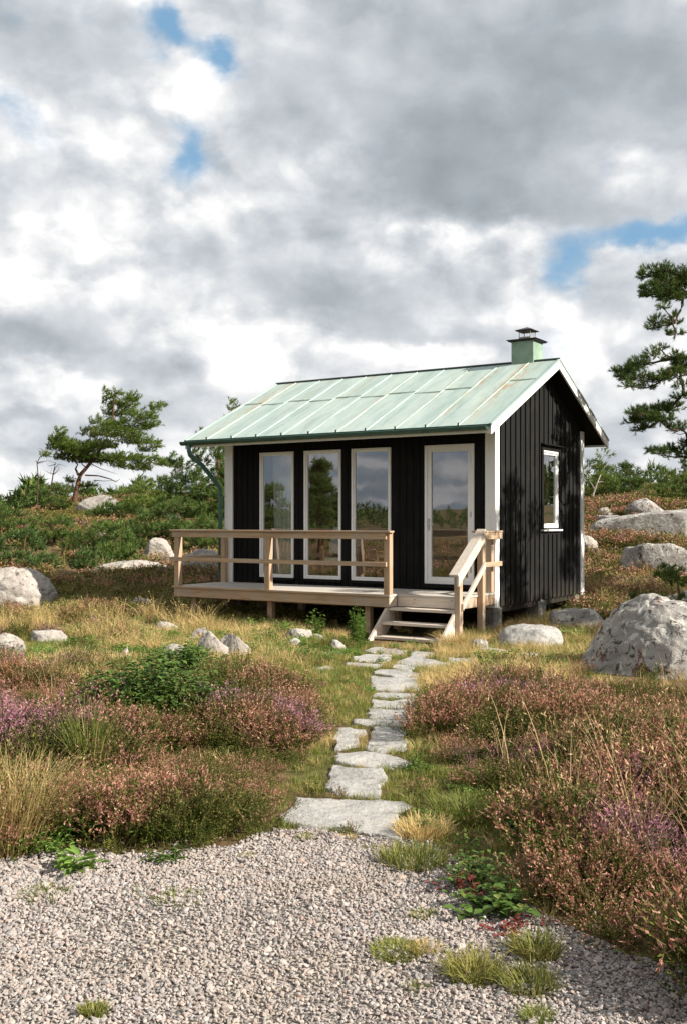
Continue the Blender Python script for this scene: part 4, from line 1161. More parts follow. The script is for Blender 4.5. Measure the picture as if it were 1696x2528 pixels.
for (x, y, rx, ry) in lean:
    lx, _, lz = zl5(x, y); cl_.append((lx, rs_.uniform(-.5, .5), lz, rx*KK*1.14, max(rx*KK*.8, .28), ry*KK*1.0))
tk = [zl5(*p) for p in ((500, 1005), (520, 930), (535, 860), (548, 800), (560, 760), (600, 715), (660, 640), (715, 560), (755, 480), (780, 380), (790, 280), (795, 210))]
tk[0] = (tk[0][0], 0, -.2)
dead = [([zl5(590, 765), zl5(680, 768, .1), zl5(760, 790, .2), zl5(800, 812, .1), zl5(832, 790, 0)], .035), ([zl5(545, 765), zl5(525, 720), zl5(540, 690), zl5(490, 640)], .06), ([zl5(548, 880), zl5(590, 860), zl5(650, 830)], .03),
        ([zl5(640, 690), zl5(700, 720), zl5(760, 740), zl5(820, 760)], .02), ([zl5(560, 980), zl5(600, 960), zl5(660, 965), zl5(720, 1000)], .04), ([zl5(650, 800), zl5(720, 805), zl5(820, 800)], .02)]
pine('leaning_pine', 'wind-bent pine leaning right with open layered crown on the left heath', (BX, BY, BZ), tk, cl_, .135, 2.1, NEEDLE, BARK, wind=(.7, 0, .55), tr=.125, needle_n=15, needle_w=.15, seed=4, dead=dead, twigs=9, gap=.02)
# two bare snags at its left
def snag(label, pts, r, dy, twig=8, seed=0, mat=DEADW):
    rs = random.Random(seed); b = zl5(*pts[0], dy); gz = Hs(BX+b[0], BY+dy)-BZ
    P_ = [Vector(zl5(*p, dy)) for p in pts]; P_[0].z = gz-.1
    root = empty('dead_pine', (BX+P_[0].x, BY+dy, BZ+gz)); o = Vector((P_[0].x, dy, gz)); P_ = [p-o for p in P_]
    MB().tube(P_, [r*(1-.75*i/(len(P_)-1)) for i in range(len(P_))], 6).build('trunk', mat, root, smooth=True)
    m = MB()
    for k in range(twig):
        i = rs.randrange(1, len(P_)); p = P_[i]; q = p+Vector((rs.uniform(-.5, .6), rs.uniform(-.4, .4), rs.uniform(-.05, .35)))
        m.tube(bez(p, q, 0, 4, .12, rs), [r*.3, r*.25, r*.2, r*.12, r*.06], 4, False)
    m.build('branches', mat, root)
    return tag(root, label, 'dead tree')
snag('thin bare dead trunk standing farthest left of the leaning pine', [(285, 1000), (292, 900), (298, 780), (290, 690), (330, 600)], .045, -.6, 12, 1, BARKD)
snag('bare dark stem between the thin dead trunk and the leaning pine', [(370, 1000), (368, 880), (385, 760), (400, 690)], .05, -.3, 14, 2, BARKD)

def shrub_pine(label, x0, x1, yt, yb, seed, mat=NEEDLE_D, Y=None, lumps=9, name='dwarf_pine', cat='pine shrub', group=None, tuft=.125, dens=1.7, wind=(.35, 0, .7), bark=BARK, tall=False, n_=13, brown=.04, w_=.15):
    """rounded shrubby pine filling columns x0..x1, rows yt..yb (picture 1568 wide) at its own distance"""
    s = 1.0816; x0, x1, yt, yb = x0*s, x1*s, yt*s, yb*s
    X, Yg, Z = gp((x0+x1)/2, yb)
    if Y: Yg = Y; X = ((x0+x1)/2-848)/F*Y; Z = Hs(X, Y)
    w = (x1-x0)/F*Yg; top = EYE+(HY-yt)/F*Yg-Z; bot = max(0, EYE+(HY-yb)/F*Yg-Z)
    rs = random.Random(seed); cl = []
    n = lumps
    for i in range(n):
        t = (i+.5)/n; x = (t-.5)*w*.82+rs.uniform(-.1, .1)*w
        prof = math.sin(max(.08, min(.92, t))*PI)**.55 if not tall else 1-abs(t-.5)*1.2
        zt = bot*0+top*max(.45, prof)*rs.uniform(.80, 1.04)
        layers = max(2, int((zt)/.55)) if not tall else max(3, int(zt/.5))
        for l in range(layers):
            z = max(.16, zt*(l+.85)/layers-.1); rr = w/n*rs.uniform(.9, 1.7)*(1.15-.45*l/layers)
            rr = max(.20, min(rr*.85, .9))
            cl.append((x+rs.uniform(-.3, .3)*w/n, rs.uniform(-.32, .32)*min(w, 3.), z, rr, rr*.9, max(.12, min(.36, zt*.16))*rs.uniform(.8, 1.3)))
    top_ = max(c[2] for c in cl)
    tk = [(0, 0, -.15), (rs.uniform(-.1, .1), 0, top_*.3), (rs.uniform(-.2, .2), rs.uniform(-.1, .1), top_*.65), (rs.uniform(-.2, .2), 0, top_*.97)]
    return pine(name, label, (X, Yg, Z), tk, cl, tuft, dens, mat, bark, cat, group, wind, min(.12, .03+top_*.025), n_, w_, seed, twigs=4, brown=brown, gap=.0)
shrub_pine('dwarf pine with dense blue-green lower boughs in the lower left corner of the pine thicket', -60, 150, 1200, 1292, 11, NEEDLE_B, Y=24.5, lumps=8)
shrub_pine('dwarf pine spreading in front of the leaning pine, over grey dead wood', 35, 225, 1172, 1250, 12, NEEDLE_D, Y=29, lumps=9)
shrub_pine('low dwarf pine right of the grey twisted dead wood', 150, 335, 1185, 1275, 13, NEEDLE_D, Y=27.5, lumps=9)
shrub_pine('dwarf pine reaching from thicket towards the deck railing', 285, 520, 1125, 1262, 14, NEEDLE_D, Y=28.5, lumps=11)
shrub_pine('bushy pine rising beside the downpipe behind the deck', 350, 475, 1045, 1190, 15, NEEDLE_B, Y=34, lumps=8)
shrub_pine('tall dark pine partly hidden behind the left corner of the cabin', 405, 590, 985, 1215, 16, NEEDLE_D, Y=33, lumps=9, name='pine_tree', cat='pine tree')
shrub_pine('slim pine whose tip shows above the left eave', 500, 560, 916, 1100, 17, NEEDLE, Y=37, lumps=3, tall=True, name='pine_tree', cat='pine tree')
shrub_pine('mid green pine bush behind the dead limb of the leaning pine', 225, 390, 1108, 1165, 18, NEEDLE, Y=42, lumps=8)
shrub_pine('small pine bush under the leaning pine trunk at left', 92, 160, 1100, 1165, 19, NEEDLE_D, Y=38, lumps=5)
shrub_pine('pale dwarf pine patch in front of the thicket centre', 160, 262, 1250, 1290, 20, NEEDLE_B, Y=24, lumps=6, tuft=.12)
shrub_pine('dwarf pine behind the railing near the downpipe', 415, 520, 1165, 1275, 25, NEEDLE_D, Y=26.5, lumps=6)
shrub_pine('broad dwarf pine on the heath just under the leaning pine roots', 200, 340, 1148, 1195, 51, NEEDLE_D, Y=35, lumps=8)
shrub_pine('dwarf pine beside the humped outcrop, on its right', 265, 405, 1085, 1190, 52, NEEDLE, Y=37, lumps=7)
shrub_pine('dwarf pine at the left picture edge above the blue-green one', -60, 90, 1150, 1230, 53, NEEDLE_D, Y=31, lumps=7)
shrub_pine('dense dwarf pine directly left of the rounded boulder', 200, 330, 1195, 1285, 54, NEEDLE_D, Y=25.5, lumps=6)
shrub_pine('dwarf pine above the rounded boulder', 295, 435, 1150, 1245, 55, NEEDLE_B, Y=29.5, lumps=8)
shrub_pine('pine bush between the leaning pine and the downpipe pine', 335, 410, 1075, 1165, 56, NEEDLE, Y=39, lumps=6)
shrub_pine('pine bush left behind the two snags', 30, 120, 1148, 1178, 57, NEEDLE_D, Y=43, lumps=6)
# distant pines on the right slope
shrub_pine('tallest distant pine, nearest to the cabin back corner', 1322, 1412, 1031, 1150, 31, NEEDLE, Y=50, lumps=5, tall=True, name='pine_tree', cat='pine tree', tuft=.22)
shrub_pine('round topped distant pine in the middle of the right hand group', 1385, 1478, 1034, 1155, 32, NEEDLE_D, Y=51, lumps=6, name='pine_tree', cat='pine tree', tuft=.22, tall=True)
shrub_pine('spreading distant pine under the drooping bough', 1450, 1580, 1052, 1150, 33, NEEDLE_D, Y=54, lumps=8, name='pine_tree', cat='pine tree', tuft=.22)
shrub_pine('low pine bush below the tallest distant pine', 1325, 1425, 1078, 1152, 34, NEEDLE, Y=46, lumps=7, tuft=.2)
shrub_pine('dark pine bush above the mossy hummocks', 1390, 1480, 1082, 1150, 35, NEEDLE_D, Y=46, lumps=6, tuft=.2)
shrub_pine('bright green bushy pine at the right picture edge above the long rock slab', 1485, 1640, 1072, 1160, 36, NEEDLE, Y=40, lumps=10, tuft=.17)
shrub_pine('small reddish dying pine left of the bright bushy pine', 1452, 1500, 1100, 1150, 37, NEEDLE, Y=42, lumps=3, tuft=.15, brown=.7)
shrub_pine('dark distant pine at the far right edge of the slope', 1530, 1650, 1030, 1110, 38, NEEDLE_D, Y=58, lumps=7, tuft=.24)
shrub_pine('small dark pine bush growing behind the huge cracked boulder', 1472, 1590, 1278, 1338, 39, NEEDLE_D, Y=15.2, lumps=4, tuft=.085, n_=18, w_=.10)
shrub_pine('tiny dark pine sprig beside the small bush behind the boulder', 1455, 1486, 1335, 1366, 40, NEEDLE_D, Y=15.6, lumps=2, tuft=.07, n_=18, w_=.10)
snag('twisted bleached dead trunk in front of the dwarf pines', [(398, 1330), (410, 1260), (385, 1210), (350, 1160), (340, 1110), (356, 1090)], .075, 0, 5, 3)
# move that snag nearer: it stands between the dwarf pines
sn = bpy.data.objects['dead_pine.002']
sx_, sy_, sz_ = gp(*(v*1.0816 for v in (143, 1275)))
k_ = 26.3/LY; sn.location = ((398/2.8-848)/F*26.3, 26.3, Hs((398/2.8-848)/F*26.3, 26.3)); sn.scale = (k_, k_, k_)
# bleached snag beside the distant pines
m = MB()
bx, by = (1352*1.0816-848)/F*45, 45.
dsn = empty('dead_pine', (bx, by, Hs(bx, by))); tag(dsn, 'forked bleached dead branch before the distant pines beside the cabin corner', 'dead tree')
MB().tube([(0, 0, -.1), (.02, 0, .4), (.2, 0, .9), (.35, 0, 1.25)], [.05, .045, .03, .015], 6).build('trunk', DEADW, dsn, smooth=True)
m.tube([(.1, 0, .6), (-.05, 0, .85), (-.15, 0, 1.0)], [.03, .02, .01], 5, False); m.tube([(.2, 0, .9), (.4, .05, .95), (.5, 0, .92)], [.02, .015, .008], 5, False); m.build('branches', DEADW, dsn)

# big near pine, its trunk outside the frame on the right
RX, RY = 8.2, 17.0
RZ = Hs(RX, RY)
def zr6(x, y, Y=RY):
    px, py = 1400+x/3.338, 600+y/3.338
    return ((px-848)/F*Y-RX, Y-RY, EYE+(HY-py)/F*Y-RZ)
KR = RY/F/3.338
rp = [(690,245,70,45),(640,270,35,30),(800,230,50,40),(860,290,110,65),(980,260,60,60),(780,330,90,50),(960,400,110,90),(690,390,80,50),(660,425,40,30),(840,430,110,60),(790,520,35,20),(735,655,50,34),(710,695,45,26),(860,610,30,20),(880,660,60,20),(815,755,25,16),(890,745,50,20),(700,925,70,40),(760,870,40,20),(590,1005,80,38),(455,1055,65,32),(520,1040,60,30),(570,1110,110,40),(440,1085,40,24),(500,1180,45,24),(650,1195,50,22),(880,950,70,40),(950,1010,80,50),(880,1080,110,35),(950,1180,60,30),(780,1120,80,26),(860,1360,80,34),(760,1380,60,36),(640,1400,90,38),(550,1400,40,24),(530,1480,60,26),(640,1450,90,34),(760,1450,90,34),(570,1540,40,18),(640,1520,50,18),(840,1525,22,18),(930,1530,60,34),(700,1710,35,20),(770,1730,60,22),(850,1700,40,16),(830,1760,35,14),(930,1720,50,26),(980,1660,40,30),(980,1760,60,24),(930,1270,50,18)]
cl_ = []; rs_ = random.Random(9)
for (x, y, rx, ry) in rp:
    dy = rs_.uniform(-.45, .45); c = zr6(x, y, RY+dy); c = (c[0], dy, c[2])
    cl_.append((*c, rx*KR*1.22, rx*KR*1.0, ry*KR*1.25))
for k in range(46):   # the rest of the crown, outside the picture
    z = rs_.uniform(2.2, 6.6); a = rs_.uniform(-1.6, 1.9); r_ = rs_.uniform(.3, 2.1)*(1.15-abs(z-4)/6)
    cl_.append((r_*math.cos(a)*.9+.25, r_*math.sin(a), z, rs_.uniform(.35, .65), rs_.uniform(.35, .65), rs_.uniform(.14, .28)))
# limbs reaching to the cabin side: their shade falls on the gable
pine('pine_tree', 'near pine at the right picture edge with dark clumped boughs reaching in', (RX, RY, RZ), [(0, 0, -.2), (.05, .05, 1.2), (-.08, 0, 2.4), (.1, .05, 3.6), (.0, 0, 5.0), (.1, 0, 6.2), (.05, 0, 7.0)], cl_, .074, 2.6, NEEDLE_D, BARKD, wind=(-.1, 0, .45), tr=.17, needle_n=20, needle_w=.11, seed=23, twigs=6, limb=.32)

# a second pine, wholly outside the picture on the right: its crown throws the dappled shade on the gable
cl_ = []; rs_ = random.Random(31)
for k in range(44):
    z = rs_.uniform(1.9, 5.2); a = rs_.uniform(0, 2*PI); r_ = rs_.uniform(.2, 1.35)*(1.25-abs(z-3.4)/4)
    cl_.append((r_*math.cos(a), r_*math.sin(a), z, rs_.uniform(.25, .5), rs_.uniform(.25, .5), rs_.uniform(.12, .26)))
pine('pine_tree', 'pine standing just outside the picture, shading the gable', (7.0, 13.6, Hs(7.0, 13.6)), [(0, 0, -.2), (.05, .05, 1.2), (-.05, 0, 2.4), (.05, .05, 3.6), (0, 0, 5.3)], cl_, .10, 1.3, NEEDLE_D, BARKD, wind=(-.1, 0, .45), tr=.15, needle_n=14, needle_w=.13, seed=29, twigs=4, limb=.32)
# pines standing left of the frame; the windows mirror them
def free_pine(label, x, y, h, seed, r=1.6, mat=NEEDLE_D):
    rs = random.Random(seed); cl = []
    for k in range(int(22+h*6)):
        t = rs.uniform(.28, 1.); z = h*t; rr = r*(1.12-t)**.7*rs.uniform(.2, 1.); a = rs.uniform(0, 2*PI)
        s_ = rs.uniform(.4, .8)*(1.15-.6*t)*min(1, .35+r*.38); cl.append((rr*math.cos(a), rr*math.sin(a), z, s_, s_, s_*.42))
    z0 = Hs(x, y)
    return pine('pine_tree', label, (x, y, z0), [(0, 0, -.2), (.1, 0, h*.3), (-.05, .1, h*.6), (.05, 0, h*.98)], cl, .16, 1.5, mat, BARK, wind=(0, 0, .6), tr=.14, needle_n=13, needle_w=.15, seed=seed, twigs=4)
free_pine('pine mirrored in the middle window', -15.0, 10.6, 3.5, 61, .62)
free_pine('slim pine mirrored in the window beside the door', -16.5, 9.2, 2.5, 62, .4)
free_pine('dense pine mirrored in the window nearest the downpipe', -24., 8.9, 3.0, 63, 2.0)
free_pine('pine mirrored in the small gable window', 16.5, 11.5, 4.4, 64, 2.0)

# ------------------------------------------------------------------ far woods (one mass, nobody could count it)
def woods():
    C_ = []; D_ = []; S_ = []
    rs = np.random.default_rng(8)
    def belt(a0, a1, r0, r1, n, h):
        th = rs.uniform(a0, a1, n); r = rs.uniform(r0, r1, n); x = r*np.sin(th); y = r*np.cos(th)
        hh = h*rs.uniform(.5, 1.1, n)*(.7+.6*vn(th*60, r*0, 4))
        z0 = H(x, y)
        for i in range(n):
            m = 26; t = rs.uniform(.05, 1, m); w = hh[i]*.34*(1.05-t)
            C_.append(np.stack([x[i]+rs.normal(size=m)*w, y[i]+rs.normal(size=m)*w, z0[i]+hh[i]*t], 1)); D_.append(rs.normal(size=(m, 3))*.5+[0, 0, .8]); S_.append(rs.uniform(.5, 1.0, m)*hh[i]*.22)
    belt(R(-19), R(-8.), 108, 150, 330, 3.6)
    belt(R(-8.), R(19), 120, 160, 300, 3.2)
    belt(R(-150), R(-19), 95, 150, 900, 2.4)
    belt(R(19), R(100), 80, 130, 420, 5.)
    C2 = np.vstack(C_); 
    e = needles(C2, np.vstack(D_), np.concatenate(S_), tuft_template(7, 1.3, .35, 3), 'distant_woods', NEEDLE_D, None, .02)
    tag(e, kind='stuff')
woods()

# ------------------------------------------------------------------ undergrowth masks
def candidates(n, y0, y1, pad=2.2, k=.40, seed=0, left=0.):
    rs = np.random.default_rng(seed)
    # density per area falls with distance
    y = y0*(y1/y0)**rs.uniform(0, 1, n); hw = k*y+pad
    x = rs.uniform(-1, 1, n)*hw
    return x, y, rs
PATHC = [(3.0, .3), (4.9, .05), (5.6, -.03), (6.6, .02), (7.6, .03), (8.8, .19), (10., .20), (11.2, .30), (12.2, .4), (14, .5)]
def pathx(y): return np.interp(y, [p[0] for p in PATHC], [p[1] for p in PATHC])
BUSHES = []
for bx_, by_, br_ in ((345, 1682, .40), (425, 1580, .28), (300, 1640, .2)):
    a_, b_, _ = gp(bx_*1.0816, by_*1.0816); BUSHES.append((a_, b_, br_))
def clear_of(x, y, rockpad=1.0, flags=1.03, house=True):
    m = np.ones(len(x), bool)
    for rx, ry, a, b in ROCKS: m &= ((x-rx)/(a*rockpad))**2+((y-ry)/(b*rockpad))**2 > 1
    if rockpad == .95:
        for bx, by, br in BUSHES: m &= (x-bx)**2+((y-by+.12)/1.1)**2 > br*br
    if flags: m &= ~in_flags(x, y, flags)
    if house:
        lx, ly = to_local(x, y)
        m &= ~((lx > -5.05) & (lx < .06) & (ly > -.05) & (ly < 3.72))
    if rockpad < 1.04: 
        for rx, ry, w_ in BIGFRONT: m &= ~((np.abs(x-rx*y/ry) < w_) & (y < ry) & (y > ry-1.25) & (vn(x*9, y*9, 5) < .8))
    return m
def under_deck(x, y):
    lx, ly = to_local(x, y)
    return ((lx > -5.0) & (lx < .05) & (ly > -1.25) & (ly < 0)) | ((lx > -1.1) & (lx < .1) & (ly > -1.8) & (ly < 0))
def gravel_in(x, y, pad=0.): return y < edge_y(x)+.10*(vn(x*5, y*5, 31)-.5)*2+pad
def heath_mask(x, y):
    """0..1: how much heather grows here"""
    dx = x-pathx(y)
    wl = np.interp(y, [4, 5, 6, 7, 8, 9, 10, 11, 12.5], [.33, .33, .26, .25, .30, .50, 1.0, 1.9, 2.9])
    wr = np.interp(y, [4, 4.6, 5.2, 6, 7, 8, 9, 10, 11, 12.5], [.40, .62, .88, .60, .50, .60, .9, 1.5, 2.2, 3.0])
    near = np.where(dx < 0, sstep(0, .16, -dx-wl), sstep(0, .3, dx-wr))
    nz = fbm(x*.8, y*.8, 12)
    m = near*np.where(y < 9.5, 1., sstep(.40, .56, nz))
    band = sstep(9.2, 11.0, y)*(1-sstep(16.5, 19, y))      # the grassy belt in front of and beside the cabin
    m = m*(1-band*.62)
    m = m*np.where((x < -2.2) & (y > 12) & (y < 15.6), .5, 1.)
    return m
# ---- heather
hb = [heather_bush(100+i, 38, 24, 4, .36, .0055, .0145, .0062) for i in range(6)]
hf = [heather_bush(200+i, 22, 8, 2, .36, .014, .040, .018, .13) for i in range(4)]+[heather_bush(210+i, 22, 10, 2, .30, .016, .045, .018, .15, tone0=2.) for i in range(3)]
for me_ in hf[4:]: me_.materials[0] = MOSS
x, y, rs = candidates(15000, 3.0, 17, 1.8, .37, 1)
hm = heath_mask(x, y)*(.55+.45*sstep(.36, .50, fbm(x*1.7, y*1.7, 13)))
area_w = (y/8.)**2*.55          # keep the density even over the ground
keep = clear_of(x, y, .95, 1.12) & ~gravel_in(x, y, np.where(x > .7, -.02, .07)) & ~under_deck(x, y) & (rs.uniform(size=len(x)) < hm*np.clip(area_w, 0, 1)*1.25)
# but not in the cabin's open belt right below the deck edge
x, y = x[keep], y[keep]; n = len(x)
lump = fbm(x*1.25, y*1.25, 44)
edge = sstep(.0, .55, np.abs(x-pathx(y))-.28)*np.where(x > .7, 1., sstep(-.1, .35, y-edge_y(x)))
tall = (.40+.52*sstep(.32, .68, lump))*(.72+.28*edge)*np.where(y > 9, .85, 1.)*np.where((x > .8) & (y < 6), 1.15, 1.)*np.where((x > 1.7) & (y > 7.6) & (y < 10.2), .55, 1.)
scl = np.stack([tall*1.35+.12, tall*1.35+.12, tall], 1)*rs.uniform(.85, 1.15, (n, 1))
scatter('heather', np.stack([x, y, H(x, y)-.02], 1), np.stack([rs.normal(0, .14, n), rs.normal(0, .14, n), rs.uniform(0, 6.28, n)], 1), scl, rs.integers(0, 6, n), hb)
print('near heather', n)
x, y, rs = candidates(26000, 16, 120, 3, .42, 2)
hm = .25+.75*sstep(.38, .55, fbm(x*.30, y*.30, 21))
keep = clear_of(x, y, .85, 0) & (rs.uniform(size=len(x)) < hm*np.clip((y/34.)**2, 0, 1)*.9)
x, y = x[keep], y[keep]
x2 = rs.uniform(-42, -4, 5200); y2 = rs.uniform(-24, 22, 5200); k2 = (x2 < -.42*y2-4.5) & (y2 < 30); x2, y2 = x2[k2], y2[k2]
x3 = rs.uniform(4, 26, 1800); y3 = rs.uniform(-6, 20, 1800); k3 = (x3 > .40*np.abs(y3)+3.5); x3, y3 = x3[k3], y3[k3]
x = np.concatenate([x, x2, x3]); y = np.concatenate([y, y2, y3]); n = len(x)
s_ = (.75+.55*fbm(x*.6, y*.6, 5))*np.interp(y, [0, 16, 30, 60, 120], [1.1, .95, 1.25, 2.1, 3.4]); 
pkf = np.where(fbm(x*.22+7, y*.22, 33)+.12*sstep(36, 44, y)*(x > 5)+rs.normal(0, .05, n) > .59, rs.integers(4, 7, n), rs.integers(0, 4, n))
scl = np.stack([s_*1.35, s_*1.35, s_*np.interp(y, [0, 16, 60, 120], [.8, .7, .42, .4])], 1)
scatter('heath_undergrowth', np.stack([x, y, H(x, y)-.03], 1), np.stack([rs.normal(0, .12, n), rs.normal(0, .12, n), rs.uniform(0, 6.28, n)], 1), scl, pkf, hf)
print('far heather', n)
# ---- low grass carpet
gs = [grass_tuft(300+i, 34, .13, .0055, .10, .75, GREEN) for i in range(4)]+[grass_tuft(310+i, 30, .20, .0050, .08, .9, STRAW, heads=.0) for i in range(2)]
x, y, rs = candidates(52000, 3.3, 22, 1.5, .37, 3)
lx_, ly_ = to_local(x, y); stairzone = (lx_ > -1.25) & (lx_ < .12) & (ly_ > -2.1) & (ly_ < -1.2)
hm = heath_mask(x, y)
keep = clear_of(x, y, .97, 1.0) & ~gravel_in(x, y, .03) & (rs.uniform(size=len(x)) < (1-hm*.75)*np.clip((y/10.)**2, 0, 1)) & ~stairzone & (~under_deck(x, y) | (rs.uniform(size=len(x)) < .12))
x, y = x[keep], y[keep]; n = len(x)
dp = np.abs(x-pathx(y)); s_ = rs.uniform(.6, 1.25, n)*np.interp(dp, [0, .5, 1.2], [.50, .62, 1.])*np.interp(y, [3, 8, 14, 22], [.7, .85, .9, 1.3])
pk = np.where(rs.uniform(size=n) < sstep(.46, .66, fbm(x*.7, y*.7, 61))*.65+.05, rs.integers(4, 6, n), rs.integers(0, 4, n))
scatter('grass', np.stack([x, y, H(x, y)], 1), np.stack([rs.normal(0, .1, n), rs.normal(0, .1, n), rs.uniform(0, 6.28, n)], 1), np.stack([s_, s_, s_], 1), pk, gs)
print('grass', n)
# ---- tall straw grass: belts left of the deck, behind the right corner, single stalks through the heather
ss = [grass_tuft(400+i, 26, .50, .0052, .07, .75, STRAW, 4, heads=.35) for i in range(4)]
X_ = []; Y_ = []; S_ = []
def belt(n, x0, x1, y0, y1, s0, s1, seed, prob=None):
    rs = np.random.default_rng(seed); x = rs.uniform(x0, x1, n); y = rs.uniform(y0, y1, n)
    k = clear_of(x, y, 1.05, 1.1) & ~under_deck(x, y)
    lx, ly = to_local(x, y); k &= ~((lx > -1.5) & (lx < .3) & (ly > -2.6) & (ly < -1.))
    for rx, ry in ROCKFRONT: k &= ~((np.abs(x-rx*y/ry) < .55) & (y < ry+.3) & (y > ry-1.2))
    if prob is not None: k &= rs.uniform(size=n) < prob(x, y)
    X_.append(x[k]); Y_.append(y[k]); S_.append(rs.uniform(s0, s1, k.sum()))
belt(460, -5.2, -1.9, 13.4, 16.6, .5, 1.05, 1, lambda x, y: sstep(.38, .6, fbm(x*.9, y*.9, 71)))
belt(200, -3.0, .4, 12.6, 13.9, .35, .8, 2, lambda x, y: sstep(.3, .6, fbm(x, y, 72)))
belt(420, 3.9, 8., 16.5, 21.5, .55, 1.0, 3, lambda x, y: sstep(.35, .55, fbm(x*.7, y*.7, 73)))
belt(160, .9, 4.2, 12.8, 15.6, .3, .65, 4)
belt(60, .5, 1.9, 12.6, 13.6, .3, .7, 9)
belt(620, -14, 14, 20, 34, .6, 1.1, 5, lambda x, y: sstep(.45, .65, fbm(x*.4, y*.4, 75)))
belt(200, -5, -.9, 8.4, 12.4, .35, .75, 6, lambda x, y: heath_mask(x, y)*.6+.25)
belt(170, .9, 5, 5.2, 12.4, .45, .85, 7, lambda x, y: heath_mask(x, y)*.6)
belt(230, .9, 3.2, 3.6, 6.4, .6, 1.05, 8, lambda x, y: np.where(x > np.interp(y, [3, 4, 5, 6, 7], [1.6, 1.15, .95, .9, .9]), .75, 0.))
x, y, s_ = map(np.concatenate, (X_, Y_, S_)); n = len(x); rs = np.random.default_rng(77)
sp = [grass_tuft(450+i, 5, .62, .0052, .05, .55, STALK, 5, heads=.5) for i in range(3)]
pk = np.where((y < 12.4), rs.integers(4, 7, n), rs.integers(0, 4, n))
scatter('tall_grass', np.stack([x, y, H(x, y)-.01], 1), np.stack([rs.normal(0, .12, n), rs.normal(.12, .12, n), rs.uniform(0, 6.28, n)], 1), np.stack([s_, s_, s_], 1), pk, ss+sp)
# ---- moss and herb leaves in the grass
lf = [leafy(500+i, 9, .14, .12, .045, LEAFB, 9, .55) for i in range(3)]+[heather_bush(520+i, 26, 14, 2, .14, .006, .018, .006, .09, tone0=2.) for i in range(2)]
x, y, rs = candidates(9000, 4.2, 20, 1.5, .37, 6)
mz = sstep(.50, .62, fbm(x*1.1, y*1.1, 81))
nearhouse = np.where((y > 12.2) & (y < 14.6) & (x < 1.2) & (x > -3.6), .85, 0.)
keep = clear_of(x, y, .98, 1.02) & ~gravel_in(x, y, .0) & ~under_deck(x, y) & (rs.uniform(size=len(x)) < np.maximum(mz*.55, nearhouse)*np.clip((y/10.)**2, 0, 1)*(1-.7*heath_mask(x, y)))
x, y = x[keep], y[keep]; n = len(x); s_ = rs.uniform(.6, 1.2, n)*np.where(np.abs(x-pathx(y)) < .8, .6, 1.)
pk = np.where(y > 12., rs.integers(0, 3, n), rs.integers(0, 5, n)); 
scatter('ground_herbs', np.stack([x, y, H(x, y)], 1), np.stack([rs.normal(0, .1, n), rs.normal(0, .1, n), rs.uniform(0, 6.28, n)], 1), np.stack([s_, s_, s_], 1), pk, lf)
# ---- gravel stones
def stone_mesh(seed, sub=1):
    import bmesh
    b = bmesh.new(); bmesh.ops.create_icosphere(b, subdivisions=sub, radius=1.); rs = random.Random(seed)
    for v in b.verts: v.co = v.co*rs.uniform(.72, 1.12)
    sx, sy, sz = rs.uniform(.85, 1.25), rs.uniform(.6, .95), rs.uniform(.45, .75)
    for v in b.verts: v.co = (v.co.x*sx, v.co.y*sy, v.co.z*sz)
    me = bpy.data.meshes.new('gravel_piece'); b.to_mesh(me); b.free(); me.materials.append(GRAVEL); return me
GRAVEL = gravel_mat()
gm = [stone_mesh(600+i) for i in range(8)]
rs = np.random.default_rng(91); n = 150000
x = rs.uniform(-3.1, 2.9, n); y = rs.uniform(2.35, 5.25, n)
keep = (rs.uniform(size=n) < .55+.45*sstep(.34, .5, fbm(x*1.3, y*1.3, 17))) & gravel_in(x, y, .05) & clear_of(x, y, .95, .93, False) & (np.abs(x) < .36*y+1.6) & ~((x > .0) & (x < .55) & (y > 4.75) & (rs.uniform(size=n) < .75))
x, y = x[keep], y[keep]
xa = rs.uniform(-2.2, 2.2, 4200); ya = rs.uniform(2.6, 5.5, 4200); ka = clear_of(xa, ya, .95, 1.0, False) & (ya < edge_y(xa)+.35*rs.uniform(size=4200)**1.5+.02) & (ya > edge_y(xa)-.1)
x = np.concatenate([x, xa[ka]]); y = np.concatenate([y, ya[ka]])
n = len(x); s_ = .0044+.0056*rs.uniform(0, 1, n)**2.2+np.where(rs.uniform(size=n) < .012, .009, 0)
s_ = s_*1.22*np.where(x < -.9, 1+.25*sstep(4.0, 4.5, y), 1.)
z = H(x, y)+.005+rs.uniform(0, .008, n)
scatter('gravel', np.stack([x, y, z], 1), np.stack([rs.normal(0, .5, n), rs.normal(0, .5, n), rs.uniform(0, 6.28, n)], 1), np.stack([s_, s_, s_], 1), rs.integers(0, 8, n), gm)
print('gravel', n)

# ------------------------------------------------------------------ single plants one can point to
def plant(name, label, px, py, me, scale=1., cat='plant', part='foliage', disp=True, dz=0., Y=None, group=None):
    s = 1.0816 if disp else 1.
    X, Yg, Z = gp(px*s, py*s)
    if Y: Yg = Y; X = (px*s-848)/F*Y; Z = Hs(X, Y)
    o = link(name, me); o.location = (X, Yg, Z+dz); o.scale = (scale,)*3; o.rotation_euler = (0, 0, random.uniform(0, 6.28))
    return tag(o, label, cat, group)
def big_bush(seed, n, h, sp, leaf, mat, per, lw=.6): return leafy(seed, n, h, sp, leaf, mat, per, lw)
plant('leafy_bush', 'dark green leafy bush growing amid heather left of the path', 345, 1682, big_bush(700, 170, .56, .46, .050, LEAF, 34), 1.)
plant('leafy_bush', 'brighter green bush crowding the top of the dark leafy bush', 425, 1580, big_bush(701, 90, .46, .36, .052, LEAF, 24), 1.)
plant('leafy_bush', 'green leafy sprouts growing around the pale rocks left of the path', 425, 1528, big_bush(705, 40, .25, .40, .05, LEAF, 16), 1.)
